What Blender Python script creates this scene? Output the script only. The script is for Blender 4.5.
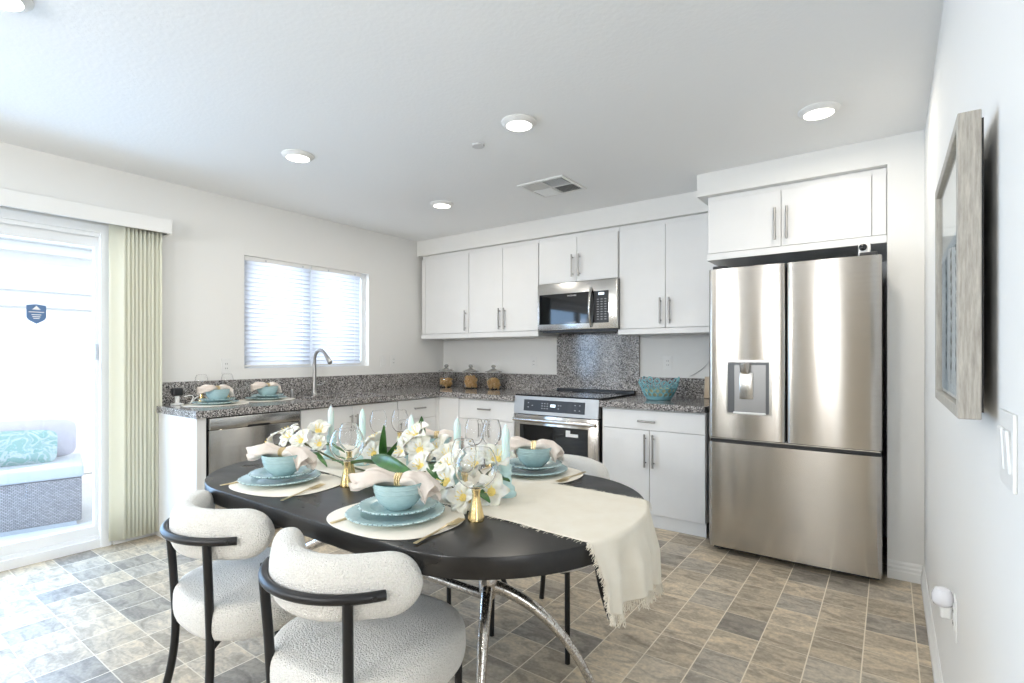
import bpy, bmesh, math, random
from mathutils import Vector, Matrix, Euler
random.seed(7)
PI = math.pi
S = bpy.context.scene
COL = S.collection
for o in list(bpy.data.objects):
    bpy.data.objects.remove(o, do_unlink=True)

# ------------------------------------------------------------------ camera
cam_d = bpy.data.cameras.new('camera')
cam = bpy.data.objects.new('camera', cam_d)
COL.objects.link(cam)
cam.location = (0, 0, 1.23)
cam.rotation_euler = (PI / 2, 0, math.radians(35.9))
cam_d.sensor_width = 36
cam_d.lens = 522 / 1024 * 36
cam_d.shift_y = 13.5 / 1024
cam_d.clip_start = 0.02
S.camera = cam

# ------------------------------------------------------------------ exposure, sky, sun, daylight, fill
S.view_settings.view_transform = 'Standard'
S.view_settings.look = 'None'
S.view_settings.exposure = 0.16
S.view_settings.gamma = 1.0
S.view_settings.use_curve_mapping = False

W = bpy.data.worlds.new('sky')
S.world = W
W.use_nodes = True
bg = W.node_tree.nodes['Background']
bg.inputs[0].default_value = (0.80, 0.90, 1.0, 1)
bg.inputs[1].default_value = 2.0

def lamp(name, kind, loc, direction, energy, color=(1, 1, 1), size=1.0, size_y=None, spread=None):
    d = bpy.data.lights.new(name, kind)
    d.energy = energy
    d.color = color
    if kind == 'AREA':
        d.size = size
        if size_y:
            d.shape = 'RECTANGLE'
            d.size_y = size_y
        if spread:
            d.spread = spread
    o = bpy.data.objects.new(name, d)
    COL.objects.link(o)
    o.location = loc
    o.rotation_euler = Vector(direction).to_track_quat('-Z', 'Y').to_euler()
    return o

sun = lamp('sun', 'SUN', (6, 3, 8), (-0.75, -0.30, -0.85), 3.5, (1.0, 0.97, 0.92))
sun.data.angle = 0.02
# daylight outside the door and kitchen window, then fill outside added unseen windows
lamp('daylight_slider', 'AREA', (-4.75, 0.27, 1.25), (1, 0.1, -0.35), 96, (0.36, 0.63, 1.0), 1.9, 2.2)
lamp('daylight_kitchen_window', 'AREA', (-4.45, 2.68, 1.6), (1, 0, -0.1), 16, (0.84, 0.92, 1.0), 1.15, 0.85)
lamp('fill_living_window', 'AREA', (-4.75, -2.2, 1.2), (1, 0.1, 0.1), 36, (0.88, 0.94, 1.0), 1.8, 1.5)
lamp('fill_rear_window', 'AREA', (-0.63, -4.35, 1.1), (0, 1, 0.15), 7, (1.0, 0.96, 0.88), 0.32, 2.0)
lamp('fill_side_window', 'AREA', (2.95, -1.4, 1.2), (-1, 0.15, 0.15), 45, (1.0, 0.97, 0.93), 2.0, 1.5)
# two added fill lights behind the camera, tipped toward the kitchen ceiling
lamp('ceiling_fill', 'AREA', (-2.6, -2.4, 1.75), (0.05, 0.9, 0.42), 42, (0.96, 0.98, 1.0), 0.5)
lamp('ceiling_fill', 'AREA', (-0.9, -2.6, 1.75), (-0.2, 0.9, 0.42), 38, (0.96, 0.98, 1.0), 0.5)


# ------------------------------------------------------------------ helpers: materials
def mat(name, color=(.8, .8, .8), rough=.5, metal=0.0, **kw):
    m = bpy.data.materials.new(name)
    m.use_nodes = True
    b = m.node_tree.nodes['Principled BSDF']
    b.inputs['Base Color'].default_value = (*color, 1)
    b.inputs['Roughness'].default_value = rough
    b.inputs['Metallic'].default_value = metal
    for k, v in kw.items():
        key = k.replace('_', ' ')
        b.inputs[key].default_value = v
    return m

def N(m, t, **kw):
    n = m.node_tree.nodes.new(t)
    for k, v in kw.items():
        setattr(n, k, v)
    return n

def L(m, a, b):
    m.node_tree.links.new(a, b)

def BS(m):
    return m.node_tree.nodes['Principled BSDF']

def coords(m, scale=(1, 1, 1), out='Object'):
    tc = N(m, 'ShaderNodeTexCoord')
    mp = N(m, 'ShaderNodeMapping')
    mp.inputs['Scale'].default_value = scale
    L(m, tc.outputs[out], mp.inputs[0])
    return mp.outputs[0]

def ramp(m, src, stops, interp='LINEAR'):
    r = N(m, 'ShaderNodeValToRGB')
    r.color_ramp.interpolation = interp
    e = r.color_ramp.elements
    while len(e) > 1:
        e.remove(e[-1])
    e[0].position = stops[0][0]
    e[0].color = (*stops[0][1], 1)
    for p, c in stops[1:]:
        k = e.new(p)
        k.color = (*c, 1)
    L(m, src, r.inputs[0])
    return r.outputs[0]

def noise(m, vec, scale, detail=3, rough=.5):
    n = N(m, 'ShaderNodeTexNoise')
    n.inputs['Scale'].default_value = scale
    n.inputs['Detail'].default_value = detail
    n.inputs['Roughness'].default_value = rough
    L(m, vec, n.inputs['Vector'])
    return n

def bump(m, h, strength=.2, dist=.01):
    b = N(m, 'ShaderNodeBump')
    b.inputs['Strength'].default_value = strength
    b.inputs['Distance'].default_value = dist
    L(m, h, b.inputs['Height'])
    L(m, b.outputs[0], BS(m).inputs['Normal'])
    return b

def vary(m, c0, c1, scale, detail=3):
    n = noise(m, coords(m), scale, detail)
    L(m, ramp(m, n.outputs[0], [(.3, c0), (.7, c1)]), BS(m).inputs['Base Color'])
    return m

M = {}
M['wall'] = mat('wall_paint', (.83, .825, .80), .75)
n_ = noise(M['wall'], coords(M['wall']), 90, 2)
bump(M['wall'], n_.outputs[0], .06, .004)
M['rear_wall'] = mat('warm_beige_paint', (.54, .47, .38), .7)
M['ceiling'] = mat('ceiling_paint', (.89, .895, .89), .85)
n_ = noise(M['ceiling'], coords(M['ceiling']), 55, 3)
bump(M['ceiling'], n_.outputs[0], .18, .006)
M['trim'] = mat('white_trim', (.84, .84, .82), .4)
M['cabinet'] = mat('white_cabinet', (.82, .82, .81), .38)
vary(M['cabinet'], (.81, .81, .80), (.83, .83, .82), 6)
M['gap'] = mat('dark_gap', (.05, .05, .05), .8)
M['handle'] = mat('brushed_nickel', (.40, .39, .375), .35, 1.0)
M['black_metal'] = mat('black_metal', (.012, .012, .013), .38, 0.2)
M['black_plastic'] = mat('black_plastic', (.015, .015, .017), .35)
M['black_glass'] = mat('black_glass', (.006, .007, .009), .04)
M['dark_side'] = mat('dark_grey_side', (.025, .026, .028), .45)
M['white_plastic'] = mat('white_plastic', (.82, .82, .80), .35)
M['vinyl'] = mat('white_vinyl', (.84, .86, .87), .35)
M['chrome'] = mat('worn_chrome', (.62, .60, .57), .16, 1.0)
n_ = noise(M['chrome'], coords(M['chrome']), 160, 4, .7)
L(M['chrome'], ramp(M['chrome'], n_.outputs[0], [(.38, (.33, .29, .25)), (.56, (.72, .70, .67))]), BS(M['chrome']).inputs['Base Color'])
L(M['chrome'], ramp(M['chrome'], n_.outputs[0], [(.3, (.4, .4, .4)), (.6, (.12, .12, .12))]), BS(M['chrome']).inputs['Roughness'])
M['gold'] = mat('gold', (.83, .64, .32), .25, 1.0)
M['satin_gold'] = mat('satin_gold', (.72, .58, .34), .3, 1.0)
M['glass'] = mat('clear_glass', (1, 1, 1), .01, 0, Transmission_Weight=1.0, IOR=1.25)
M['white_line'] = mat('white_print', (.85, .85, .85), .5)
M['grey_print'] = mat('grey_print', (.45, .45, .45), .5)

def pane_material(name, tint, gloss):
    m = bpy.data.materials.new(name)
    m.use_nodes = True
    nt = m.node_tree
    nt.nodes.remove(nt.nodes['Principled BSDF'])
    out = nt.nodes['Material Output']
    tr = nt.nodes.new('ShaderNodeBsdfTransparent')
    tr.inputs[0].default_value = (*tint, 1)
    gl = nt.nodes.new('ShaderNodeBsdfGlossy')
    gl.inputs['Roughness'].default_value = .02
    mx = nt.nodes.new('ShaderNodeMixShader')
    lw = nt.nodes.new('ShaderNodeLayerWeight')
    lw.inputs[0].default_value = .5
    pw = nt.nodes.new('ShaderNodeMath')
    pw.operation = 'POWER'
    pw.inputs[1].default_value = 5
    ml = nt.nodes.new('ShaderNodeMath')
    ml.operation = 'MULTIPLY_ADD'
    ml.inputs[1].default_value = gloss
    ml.inputs[2].default_value = .04 * gloss
    nt.links.new(lw.outputs['Facing'], pw.inputs[0])
    nt.links.new(pw.outputs[0], ml.inputs[0])
    nt.links.new(ml.outputs[0], mx.inputs[0])
    nt.links.new(tr.outputs[0], mx.inputs[1])
    nt.links.new(gl.outputs[0], mx.inputs[2])
    nt.links.new(mx.outputs[0], out.inputs[0])
    return m
M['pane'] = pane_material('window_pane', (.97, .98, .99), .9)
M['picture_pane'] = pane_material('picture_glass', (.98, .98, .98), .35)

def steel(name, base, rough, aniso, axis='Z', rot=0.0):
    m = mat(name, base, rough, 1.0)
    b = BS(m)
    b.inputs['Anisotropic'].default_value = aniso
    b.inputs['Anisotropic Rotation'].default_value = rot
    t = N(m, 'ShaderNodeTangent')
    t.direction_type = 'RADIAL'
    t.axis = axis
    L(m, t.outputs[0], b.inputs['Tangent'])
    v = coords(m, (3, 3, 500))
    n = noise(m, v, 1.0, 3)
    L(m, ramp(m, n.outputs[0], [(.3, tuple(c * .93 for c in base)), (.7, tuple(min(1, c * 1.05) for c in base))]), b.inputs['Base Color'])
    return m
M['steel'] = steel('brushed_steel', (.50, .475, .44), .19, .88, rot=.25)
M['steel_plain'] = mat('satin_steel', (.62, .61, .59), .22, 1.0)
M['steel_matte'] = mat('matte_steel', (.46, .455, .445), .48, 1.0)

def granite():
    m = mat('speckled_granite', (.4, .4, .4), .12)
    v = coords(m)
    vo = N(m, 'ShaderNodeTexVoronoi')
    vo.inputs['Scale'].default_value = 165
    L(m, v, vo.inputs['Vector'])
    sep = N(m, 'ShaderNodeSeparateColor')
    L(m, vo.outputs['Color'], sep.inputs[0])
    c1 = ramp(m, sep.outputs[0], [(0, (.03, .03, .032)), (.17, (.13, .122, .118)), (.34, (.26, .245, .235)), (.56, (.40, .38, .368)), (.78, (.54, .52, .50)), (.92, (.70, .69, .68))], 'CONSTANT')
    n = noise(m, v, 28, 3)
    mx = N(m, 'ShaderNodeMix', data_type='RGBA', blend_type='MULTIPLY')
    mx.inputs[0].default_value = .55
    L(m, c1, mx.inputs[6])
    L(m, ramp(m, n.outputs[0], [(.35, (.68, .68, .70)), (.65, (1.0, .98, .95))]), mx.inputs[7])
    L(m, mx.outputs[2], BS(m).inputs['Base Color'])
    return m
M['granite'] = granite()

def floor_material():
    m = mat('slate_look_vinyl_tile', (.35, .3, .25), .32)
    tc = N(m, 'ShaderNodeTexCoord')
    sx = N(m, 'ShaderNodeSeparateXYZ')
    L(m, tc.outputs['Object'], sx.inputs[0])
    def math_(op, a, b=None):
        n = N(m, 'ShaderNodeMath', operation=op)
        for i, q in enumerate((a, b)):
            if q is None:
                continue
            if isinstance(q, (int, float)):
                n.inputs[i].default_value = q
            else:
                L(m, q, n.inputs[i])
        return n.outputs[0]
    u = math_('DIVIDE', math_('ADD', sx.outputs[0], .09 + .182 * 60), .182)
    v = math_('DIVIDE', math_('ADD', sx.outputs[1], -3.01 + .190 * 60), .190)
    cu, cv = math_('FLOOR', u), math_('FLOOR', v)
    fu, fv = math_('FRACT', u), math_('FRACT', v)
    cell = N(m, 'ShaderNodeCombineXYZ')
    L(m, cu, cell.inputs[0])
    L(m, cv, cell.inputs[1])
    wn = N(m, 'ShaderNodeTexWhiteNoise', noise_dimensions='3D')
    L(m, cell.outputs[0], wn.inputs['Vector'])
    # a slate figure of its own on every tile
    off = N(m, 'ShaderNodeVectorMath', operation='SCALE')
    L(m, wn.outputs['Color'], off.inputs[0])
    off.inputs['Scale'].default_value = 40
    add = N(m, 'ShaderNodeVectorMath', operation='ADD')
    L(m, tc.outputs['Object'], add.inputs[0])
    L(m, off.outputs[0], add.inputs[1])
    mp = N(m, 'ShaderNodeMapping')
    mp.inputs['Scale'].default_value = (4.2, 10, 1)
    rz = N(m, 'ShaderNodeCombineXYZ')
    sw = N(m, 'ShaderNodeSeparateColor')
    L(m, wn.outputs['Color'], sw.inputs[0])
    L(m, math_('MULTIPLY', math_('SUBTRACT', sw.outputs[1], .5), 1.6), rz.inputs[2])
    L(m, rz.outputs[0], mp.inputs['Rotation'])
    L(m, add.outputs[0], mp.inputs[0])
    n1 = noise(m, mp.outputs[0], 1.6, 6, .62)
    n1.inputs['Distortion'].default_value = .9
    base = ramp(m, wn.outputs['Value'], [(0, (.26, .235, .205)), (.14, (.33, .295, .245)), (.22, (.42, .36, .275)), (.5, (.51, .435, .33)), (.78, (.58, .495, .375)), (.86, (.48, .43, .355)), (1, (.37, .335, .285))])
    fig = ramp(m, n1.outputs[0], [(.30, (.60, .58, .56)), (.42, (.83, .815, .80)), (.495, (.95, .94, .93)), (.51, (1.08, 1.065, 1.04)), (.68, (1.32, 1.28, 1.2))])
    mx = N(m, 'ShaderNodeMix', data_type='RGBA', blend_type='MULTIPLY')
    mx.inputs[0].default_value = 1.0
    L(m, base, mx.inputs[6])
    L(m, fig, mx.inputs[7])
    n2 = noise(m, add.outputs[0], 70, 3)
    mx1 = N(m, 'ShaderNodeMix', data_type='RGBA', blend_type='MULTIPLY')
    mx1.inputs[0].default_value = .6
    L(m, mx.outputs[2], mx1.inputs[6])
    L(m, ramp(m, n2.outputs[0], [(.3, (.7, .7, .7)), (.7, (1.2, 1.2, 1.2))]), mx1.inputs[7])
    du = math_('MINIMUM', fu, math_('SUBTRACT', 1.0, fu))
    dv = math_('MINIMUM', fv, math_('SUBTRACT', 1.0, fv))
    gu = math_('LESS_THAN', du, .013)
    gv = math_('MULTIPLY', math_('LESS_THAN', dv, .011), .7)
    g = math_('MAXIMUM', gu, gv)
    mx2 = N(m, 'ShaderNodeMix', data_type='RGBA')
    L(m, g, mx2.inputs[0])
    L(m, mx1.outputs[2], mx2.inputs[6])
    mx2.inputs[7].default_value = (.80, .72, .58, 1)
    L(m, mx2.outputs[2], BS(m).inputs['Base Color'])
    L(m, ramp(m, n1.outputs[0], [(.3, (.52, .52, .52)), (.7, (.38, .38, .38))]), BS(m).inputs['Roughness'])
    inv = math_('SUBTRACT', n1.outputs[0], math_('MULTIPLY', g, .5))
    bump(m, inv, .12, .004)
    return m
M['floor'] = floor_material()

def boucle():
    m = mat('cream_boucle', (.80, .78, .73), .95)
    v = coords(m)
    vo = N(m, 'ShaderNodeTexVoronoi')
    vo.inputs['Scale'].default_value = 210
    n = noise(m, v, 120, 3, .6)
    ad = N(m, 'ShaderNodeVectorMath', operation='ADD')
    sc = N(m, 'ShaderNodeVectorMath', operation='SCALE')
    L(m, n.outputs['Color'], sc.inputs[0])
    sc.inputs['Scale'].default_value = .006
    L(m, v, ad.inputs[0])
    L(m, sc.outputs[0], ad.inputs[1])
    L(m, ad.outputs[0], vo.inputs['Vector'])
    inv = N(m, 'ShaderNodeMath', operation='SUBTRACT')
    inv.inputs[0].default_value = 1
    L(m, vo.outputs['Distance'], inv.inputs[1])
    bump(m, inv.outputs[0], .75, .006)
    L(m, ramp(m, vo.outputs['Distance'], [(.1, (.86, .84, .79)), (.8, (.76, .74, .69))]), BS(m).inputs['Base Color'])
    BS(m).inputs['Sheen Weight'].default_value = .25
    return m
M['boucle'] = boucle()

def cloth(name, c0, c1, scale=350, st=.35):
    m = mat(name, c0, .9)
    v = coords(m)
    n = noise(m, v, scale, 3, .7)
    n2 = noise(m, v, 14, 3, .6)
    L(m, ramp(m, n2.outputs[0], [(.3, c0), (.7, c1)]), BS(m).inputs['Base Color'])
    bump(m, n.outputs[0], st, .003)
    return m
M['runner'] = cloth('cream_gauze', (.80, .74, .62), (.84, .79, .68))
M['napkin'] = cloth('blush_linen', (.68, .59, .52), (.80, .73, .66))
M['placemat'] = mat('cream_leatherette', (.84, .79, .69), .45)
M['black_edge'] = mat('dark_underside', (.03, .028, .026), .6)

def table_mat():
    m = mat('worn_black_wood', (.012, .011, .011), .3, Specular_IOR_Level=.5)
    v = coords(m, (2, 16, 16))
    n = noise(m, v, 3, 6, .65)
    L(m, ramp(m, n.outputs[0], [(.35, (.005, .0045, .0045)), (.6, (.010, .009, .0085)), (.78, (.022, .020, .018))]), BS(m).inputs['Base Color'])
    n2 = noise(m, coords(m), 5, 4)
    L(m, ramp(m, n2.outputs[0], [(.3, (.24, .24, .24)), (.7, (.38, .38, .38))]), BS(m).inputs['Roughness'])
    return m
M['table'] = table_mat()

def ceramic(name, c0, c1, scale=60):
    m = mat(name, c0, .22)
    n = noise(m, coords(m, (1, 1, 3)), scale, 3)
    L(m, ramp(m, n.outputs[0], [(.3, c0), (.7, c1)]), BS(m).inputs['Base Color'])
    return m
M['aqua'] = ceramic('aqua_stoneware', (.40, .565, .58), (.47, .63, .64))
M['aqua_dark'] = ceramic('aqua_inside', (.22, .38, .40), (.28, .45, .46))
M['rim'] = mat('worn_rim_glaze', (.42, .52, .52), .4)
n_ = noise(M['rim'], coords(M['rim']), 130, 2)
L(M['rim'], ramp(M['rim'], n_.outputs[0], [(.45, (.10, .16, .17)), (.52, (.60, .74, .74))]), BS(M['rim']).inputs['Base Color'])
M['candle'] = mat('pale_aqua_wax', (.64, .82, .80), .35, 0, Subsurface_Weight=.2)
M['candle_base'] = mat('pale_aqua_holder', (.52, .72, .71), .4)
M['petal'] = mat('white_petal', (.86, .84, .76), .55, 0, Subsurface_Weight=.1)
n_ = noise(M['petal'], coords(M['petal']), 30, 2)
L(M['petal'], ramp(M['petal'], n_.outputs[0], [(.3, (.88, .87, .82)), (.7, (.82, .79, .66))]), BS(M['petal']).inputs['Base Color'])
M['stamen'] = mat('yellow_centre', (.88, .70, .22), .6)
M['leaf'] = mat('deep_green_leaf', (.03, .11, .025), .35)
vary(M['leaf'], (.02, .08, .018), (.065, .19, .035), 22)
M['stem'] = mat('brown_green_stem', (.10, .11, .04), .7)
M['vane'] = mat('pale_green_vane', (.90, .895, .78), .55, 0)
M['pretzel'] = mat('golden_pretzel', (.55, .27, .07), .5)
vary(M['pretzel'], (.70, .40, .13), (.92, .68, .36), 40)
M['wicker'] = mat('grey_wicker', (.36, .33, .33), .7)
_m = M['wicker']
_c = coords(_m)
_w = N(_m, 'ShaderNodeTexBrick')
_w.inputs['Scale'].default_value = 24
_w.inputs['Color1'].default_value = (.42, .39, .39, 1)
_w.inputs['Color2'].default_value = (.30, .275, .28, 1)
_w.inputs['Mortar'].default_value = (.10, .09, .09, 1)
_w.inputs['Mortar Size'].default_value = .03
_r = N(_m, 'ShaderNodeMapping')
_r.inputs['Rotation'].default_value = (PI / 2, 0, 0)
L(_m, _c, _r.inputs[0])
L(_m, _r.outputs[0], _w.inputs['Vector'])
L(_m, _w.outputs[0], BS(_m).inputs['Base Color'])
bump(_m, _w.outputs['Fac'], -.5, .01)
M['pink_cushion'] = cloth('pale_blush_canvas', (.54, .49, .52), (.58, .53, .56))
M['lid'] = mat('white_cushion', (.52, .53, .55), .7)
def leaf_pillow():
    m = mat('seafoam_leaf_print', (.4, .7, .6), .85)
    v = coords(m)
    n = noise(m, v, 9, 3, .5)
    n.inputs['Distortion'].default_value = 1.8
    L(m, ramp(m, n.outputs[0], [(.46, (.28, .42, .375)), (.49, (.50, .55, .54)), (.53, (.50, .55, .54)), (.56, (.32, .44, .40))]), BS(m).inputs['Base Color'])
    return m
M['pillow'] = leaf_pillow()
M['concrete'] = vary(mat('patio_concrete', (.6, .58, .56), .8), (.56, .55, .53), (.64, .62, .60), 4)
M['fence'] = mat('white_fence', (.80, .80, .80), .5)
M['stucco'] = vary(mat('pale_stucco', (.75, .75, .74), .9), (.74, .74, .73), (.78, .78, .77), 8)
M['gutter'] = mat('grey_gutter', (.55, .57, .60), .5)
M['sticker_blue'] = mat('slate_blue_sticker', (.10, .19, .36), .5)
M['wood_frame'] = mat('grey_washed_wood', (.42, .39, .34), .65)
_m = M['wood_frame']
_n = noise(_m, coords(_m, (60, 60, 6)), 4, 5, .65)
L(_m, ramp(_m, _n.outputs[0], [(.3, (.30, .275, .24)), (.7, (.50, .47, .41))]), BS(_m).inputs['Base Color'])
M['board'] = vary(mat('pale_maple', (.6, .48, .33), .5), (.56, .46, .33), (.66, .55, .41), 12)
M['screen'] = mat('display', (.02, .02, .02), .2)
M['digits'] = mat('lit_digits', (.8, .9, 1), .4, 0, Emission_Color=(.8, .92, 1, 1), Emission_Strength=1.2)
M['lamp_glow'] = mat('lit_diffuser', (1, .97, .9), .5, 0, Emission_Color=(1, .95, .86, 1), Emission_Strength=6.0)
M['slat'] = mat('white_blind_slat', (.90, .91, .93), .5)
_m = M['slat']
_b = BS(_m)
_t = N(_m, 'ShaderNodeBsdfTranslucent')
_t.inputs[0].default_value = (.86, .89, .95, 1)
_x = N(_m, 'ShaderNodeMixShader')
_x.inputs[0].default_value = .6
L(_m, _b.outputs[0], _x.inputs[1])
L(_m, _t.outputs[0], _x.inputs[2])
L(_m, _x.outputs[0], _m.node_tree.nodes['Material Output'].inputs[0])
_m = M['vane']
_b = BS(_m)
_t = N(_m, 'ShaderNodeBsdfTranslucent')
_t.inputs[0].default_value = (.90, .92, .74, 1)
_x = N(_m, 'ShaderNodeMixShader')
_x.inputs[0].default_value = .3
L(_m, _b.outputs[0], _x.inputs[1])
L(_m, _t.outputs[0], _x.inputs[2])
L(_m, _x.outputs[0], _m.node_tree.nodes['Material Output'].inputs[0])


# ------------------------------------------------------------------ helpers: meshes
def box(bm, a, b, bev=0.0, seg=2):
    t = bmesh.new()
    x0, y0, z0 = (min(p, q) for p, q in zip(a, b))
    x1, y1, z1 = (max(p, q) for p, q in zip(a, b))
    bmesh.ops.create_cube(t, size=1)
    for v in t.verts:
        v.co = Vector(((x0 + x1) / 2 + v.co.x * (x1 - x0), (y0 + y1) / 2 + v.co.y * (y1 - y0), (z0 + z1) / 2 + v.co.z * (z1 - z0)))
    if bev:
        bmesh.ops.bevel(t, geom=list(t.edges), offset=bev, segments=seg, affect='EDGES', profile=.5)
    merge(bm, t)

def merge(bm, t, mtx=None):
    if mtx is not None:
        bmesh.ops.transform(t, matrix=mtx, verts=list(t.verts))
    me = bpy.data.meshes.new('tmp')
    t.to_mesh(me)
    t.free()
    bm.from_mesh(me)
    bpy.data.meshes.remove(me)

def tube(bm, pts, r, seg=12, caps=True):
    pts = [Vector(p) for p in pts]
    n = len(pts)
    rs = r if isinstance(r, (list, tuple)) else [r] * n
    rings = []
    up = None
    for i, p in enumerate(pts):
        d = (pts[min(i + 1, n - 1)] - pts[max(i - 1, 0)]).normalized()
        if up is None:
            up = d.orthogonal().normalized()
        else:
            up = (up - d * up.dot(d))
            up = up.normalized() if up.length > 1e-6 else d.orthogonal().normalized()
        s = d.cross(up)
        rings.append([bm.verts.new(p + (up * math.cos(2 * PI * k / seg) + s * math.sin(2 * PI * k / seg)) * rs[i]) for k in range(seg)])
    for a, b in zip(rings, rings[1:]):
        for k in range(seg):
            bm.faces.new((a[k], a[(k + 1) % seg], b[(k + 1) % seg], b[k]))
    if caps:
        bm.faces.new(list(reversed(rings[0])))
        bm.faces.new(rings[-1])

def lathe(bm, prof, seg=40, c=(0, 0, 0), fn=None):
    """prof: list of (r, z); r=0 makes a pole. fn(phi) scales the radius."""
    rings = []
    for r, z in prof:
        if r <= 1e-7:
            rings.append([bm.verts.new((c[0], c[1], c[2] + z))])
        else:
            ring = []
            for k in range(seg):
                a = 2 * PI * k / seg
                q = r * (fn(a) if fn else 1)
                ring.append(bm.verts.new((c[0] + q * math.cos(a), c[1] + q * math.sin(a), c[2] + z)))
            rings.append(ring)
    for a, b in zip(rings, rings[1:]):
        if len(a) == 1 and len(b) == 1:
            continue
        for k in range(seg):
            k2 = (k + 1) % seg
            if len(a) == 1:
                bm.faces.new((a[0], b[k2], b[k]))
            elif len(b) == 1:
                bm.faces.new((a[k], a[k2], b[0]))
            else:
                bm.faces.new((a[k], a[k2], b[k2], b[k]))

def prism(bm, poly, z0, z1, bev=0.0):
    t = bmesh.new()
    lo = [t.verts.new((x, y, z0)) for x, y in poly]
    hi = [t.verts.new((x, y, z1)) for x, y in poly]
    n = len(poly)
    t.faces.new(list(reversed(lo)))
    t.faces.new(hi)
    for k in range(n):
        t.faces.new((lo[k], lo[(k + 1) % n], hi[(k + 1) % n], hi[k]))
    bmesh.ops.recalc_face_normals(t, faces=list(t.faces))
    if bev:
        es = [e for e in t.edges if abs(e.verts[0].co.z - e.verts[1].co.z) < 1e-6]
        bmesh.ops.bevel(t, geom=es, offset=bev, segments=2, affect='EDGES', profile=.5)
    merge(bm, t)

def grid(bm, f, nu, nv, closed_v=False):
    vs = [[bm.verts.new(f(i / (nu - 1), j / (nv if closed_v else nv - 1))) for j in range(nv)] for i in range(nu)]
    for i in range(nu - 1):
        for j in range(nv if closed_v else nv - 1):
            j2 = (j + 1) % nv
            bm.faces.new((vs[i][j], vs[i + 1][j], vs[i + 1][j2], vs[i][j2]))
    return vs

def bez(p0, p1, p2, p3, n=16):
    p0, p1, p2, p3 = map(Vector, (p0, p1, p2, p3))
    out = []
    for i in range(n + 1):
        t = i / n
        out.append(p0 * (1 - t) ** 3 + p1 * 3 * t * (1 - t) ** 2 + p2 * 3 * t * t * (1 - t) + p3 * t ** 3)
    return out

def obj(name, bm, m, parent=None, smooth=True, loc=None, rot=None, label=None, kind=None, angle=40, solid=0):
    bmesh.ops.recalc_face_normals(bm, faces=list(bm.faces))
    me = bpy.data.meshes.new(name)
    bm.to_mesh(me)
    bm.free()
    me.materials.append(M[m] if isinstance(m, str) else m)
    if smooth:
        me.shade_smooth()
        me.set_sharp_from_angle(angle=math.radians(angle))
    o = bpy.data.objects.new(name, me)
    COL.objects.link(o)
    if parent:
        o.parent = parent
    if loc:
        o.location = loc
    if rot:
        o.rotation_euler = rot
    if label:
        o['label'] = label
    if kind:
        o['kind'] = kind
    if solid:
        sm = o.modifiers.new('thickness', 'SOLIDIFY')
        sm.thickness = solid
        sm.offset = 0
    return o

def tag(o, label, cat, group=None, kind=None):
    o['label'] = label
    o['category'] = cat
    if group:
        o['group'] = group
    if kind:
        o['kind'] = kind
    return o

def thing(name, label, cat, loc=(0, 0, 0), rotz=0, group=None):
    o = bpy.data.objects.new(name, None)
    COL.objects.link(o)
    o.empty_display_size = .05
    o.location = loc
    o.rotation_euler = (0, 0, rotz)
    return tag(o, label, cat, group)

def dup(root, loc, rotz, label=None, group=None):
    def rec(o, parent):
        c = o.copy()
        COL.objects.link(c)
        c.parent = parent
        for ch in o.children:
            rec(ch, c)
        return c
    r = rec(root, None)
    r.location = loc
    r.rotation_euler = (0, 0, rotz)
    if label:
        r['label'] = label
    if group:
        r['group'] = group
    return r

def structure(name, bm, m, parent=None, smooth=False, **kw):
    o = obj(name, bm, m, parent, smooth, **kw)
    if not parent:
        o['kind'] = 'structure'
    return o

def B(*boxes):
    bm = bmesh.new()
    for b in boxes:
        box(bm, *b)
    return bm

def writing(text, size, m, parent, loc, rot, name='lettering', align='CENTER', label=None):
    cu = bpy.data.curves.new(name, 'FONT')
    cu.body = text
    cu.size = size
    cu.align_x = align
    cu.align_y = 'CENTER'
    cu.extrude = .0004
    o = bpy.data.objects.new(name, cu)
    COL.objects.link(o)
    bpy.context.view_layer.update()
    dg = bpy.context.evaluated_depsgraph_get()
    me = bpy.data.meshes.new_from_object(o.evaluated_get(dg))
    bpy.data.objects.remove(o, do_unlink=True)
    me.materials.clear()
    me.materials.append(M[m])
    o2 = bpy.data.objects.new(name, me)
    COL.objects.link(o2)
    o2.parent = parent
    o2.location = loc
    o2.rotation_euler = rot
    if label:
        o2['label'] = label
    return o2


# ================================================================== THE ROOM
LX, RX, BY, CH = -4.09, 0.15, 4.33, 2.44
REAR, FARX = -4.0, 2.6
T = .14
structure('floor', B(((LX - T, REAR - T, -.08), (FARX + T, BY + T, 0))), 'floor')
structure('ceiling', B(((LX - T, REAR - T, CH), (FARX + T, BY + T, CH + .15))), 'ceiling')

SL0, SL1, SLZ = -.70, 1.215, 2.06           # sliding door opening
WN0, WN1, WZ0, WZ1 = 2.08, 3.285, 1.125, 2.012  # kitchen window opening
structure('wall_left', B(
    ((LX - T, REAR - T, 0), (LX, -3.1, CH)), ((LX - T, -1.3, 0), (LX, SL0, CH)), ((LX - T, -3.1, 0), (LX, -1.3, .65)), ((LX - T, -3.1, 2.15), (LX, -1.3, CH)),
    ((LX - T, SL0, SLZ), (LX, SL1, CH)),
    ((LX - T, SL1, 0), (LX, WN0, CH)),
    ((LX - T, WN0, 0), (LX, WN1, WZ0)),
    ((LX - T, WN0, WZ1), (LX, WN1, CH)),
    ((LX - T, WN1, 0), (LX, BY + T, CH))), 'wall')
structure('wall_back', B(((LX - T, BY, 0), (FARX + T, BY + T, CH))), 'wall')
structure('wall_niche', B(((-.012, 3.57, 0), (RX, BY, CH))), 'wall')
structure('wall_right', B(((RX, .72, 0), (RX + T, BY, CH))), 'wall')
structure('wall_side', B(((RX + T, .72, 0), (FARX, .72 + T, CH))), 'wall')
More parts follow.
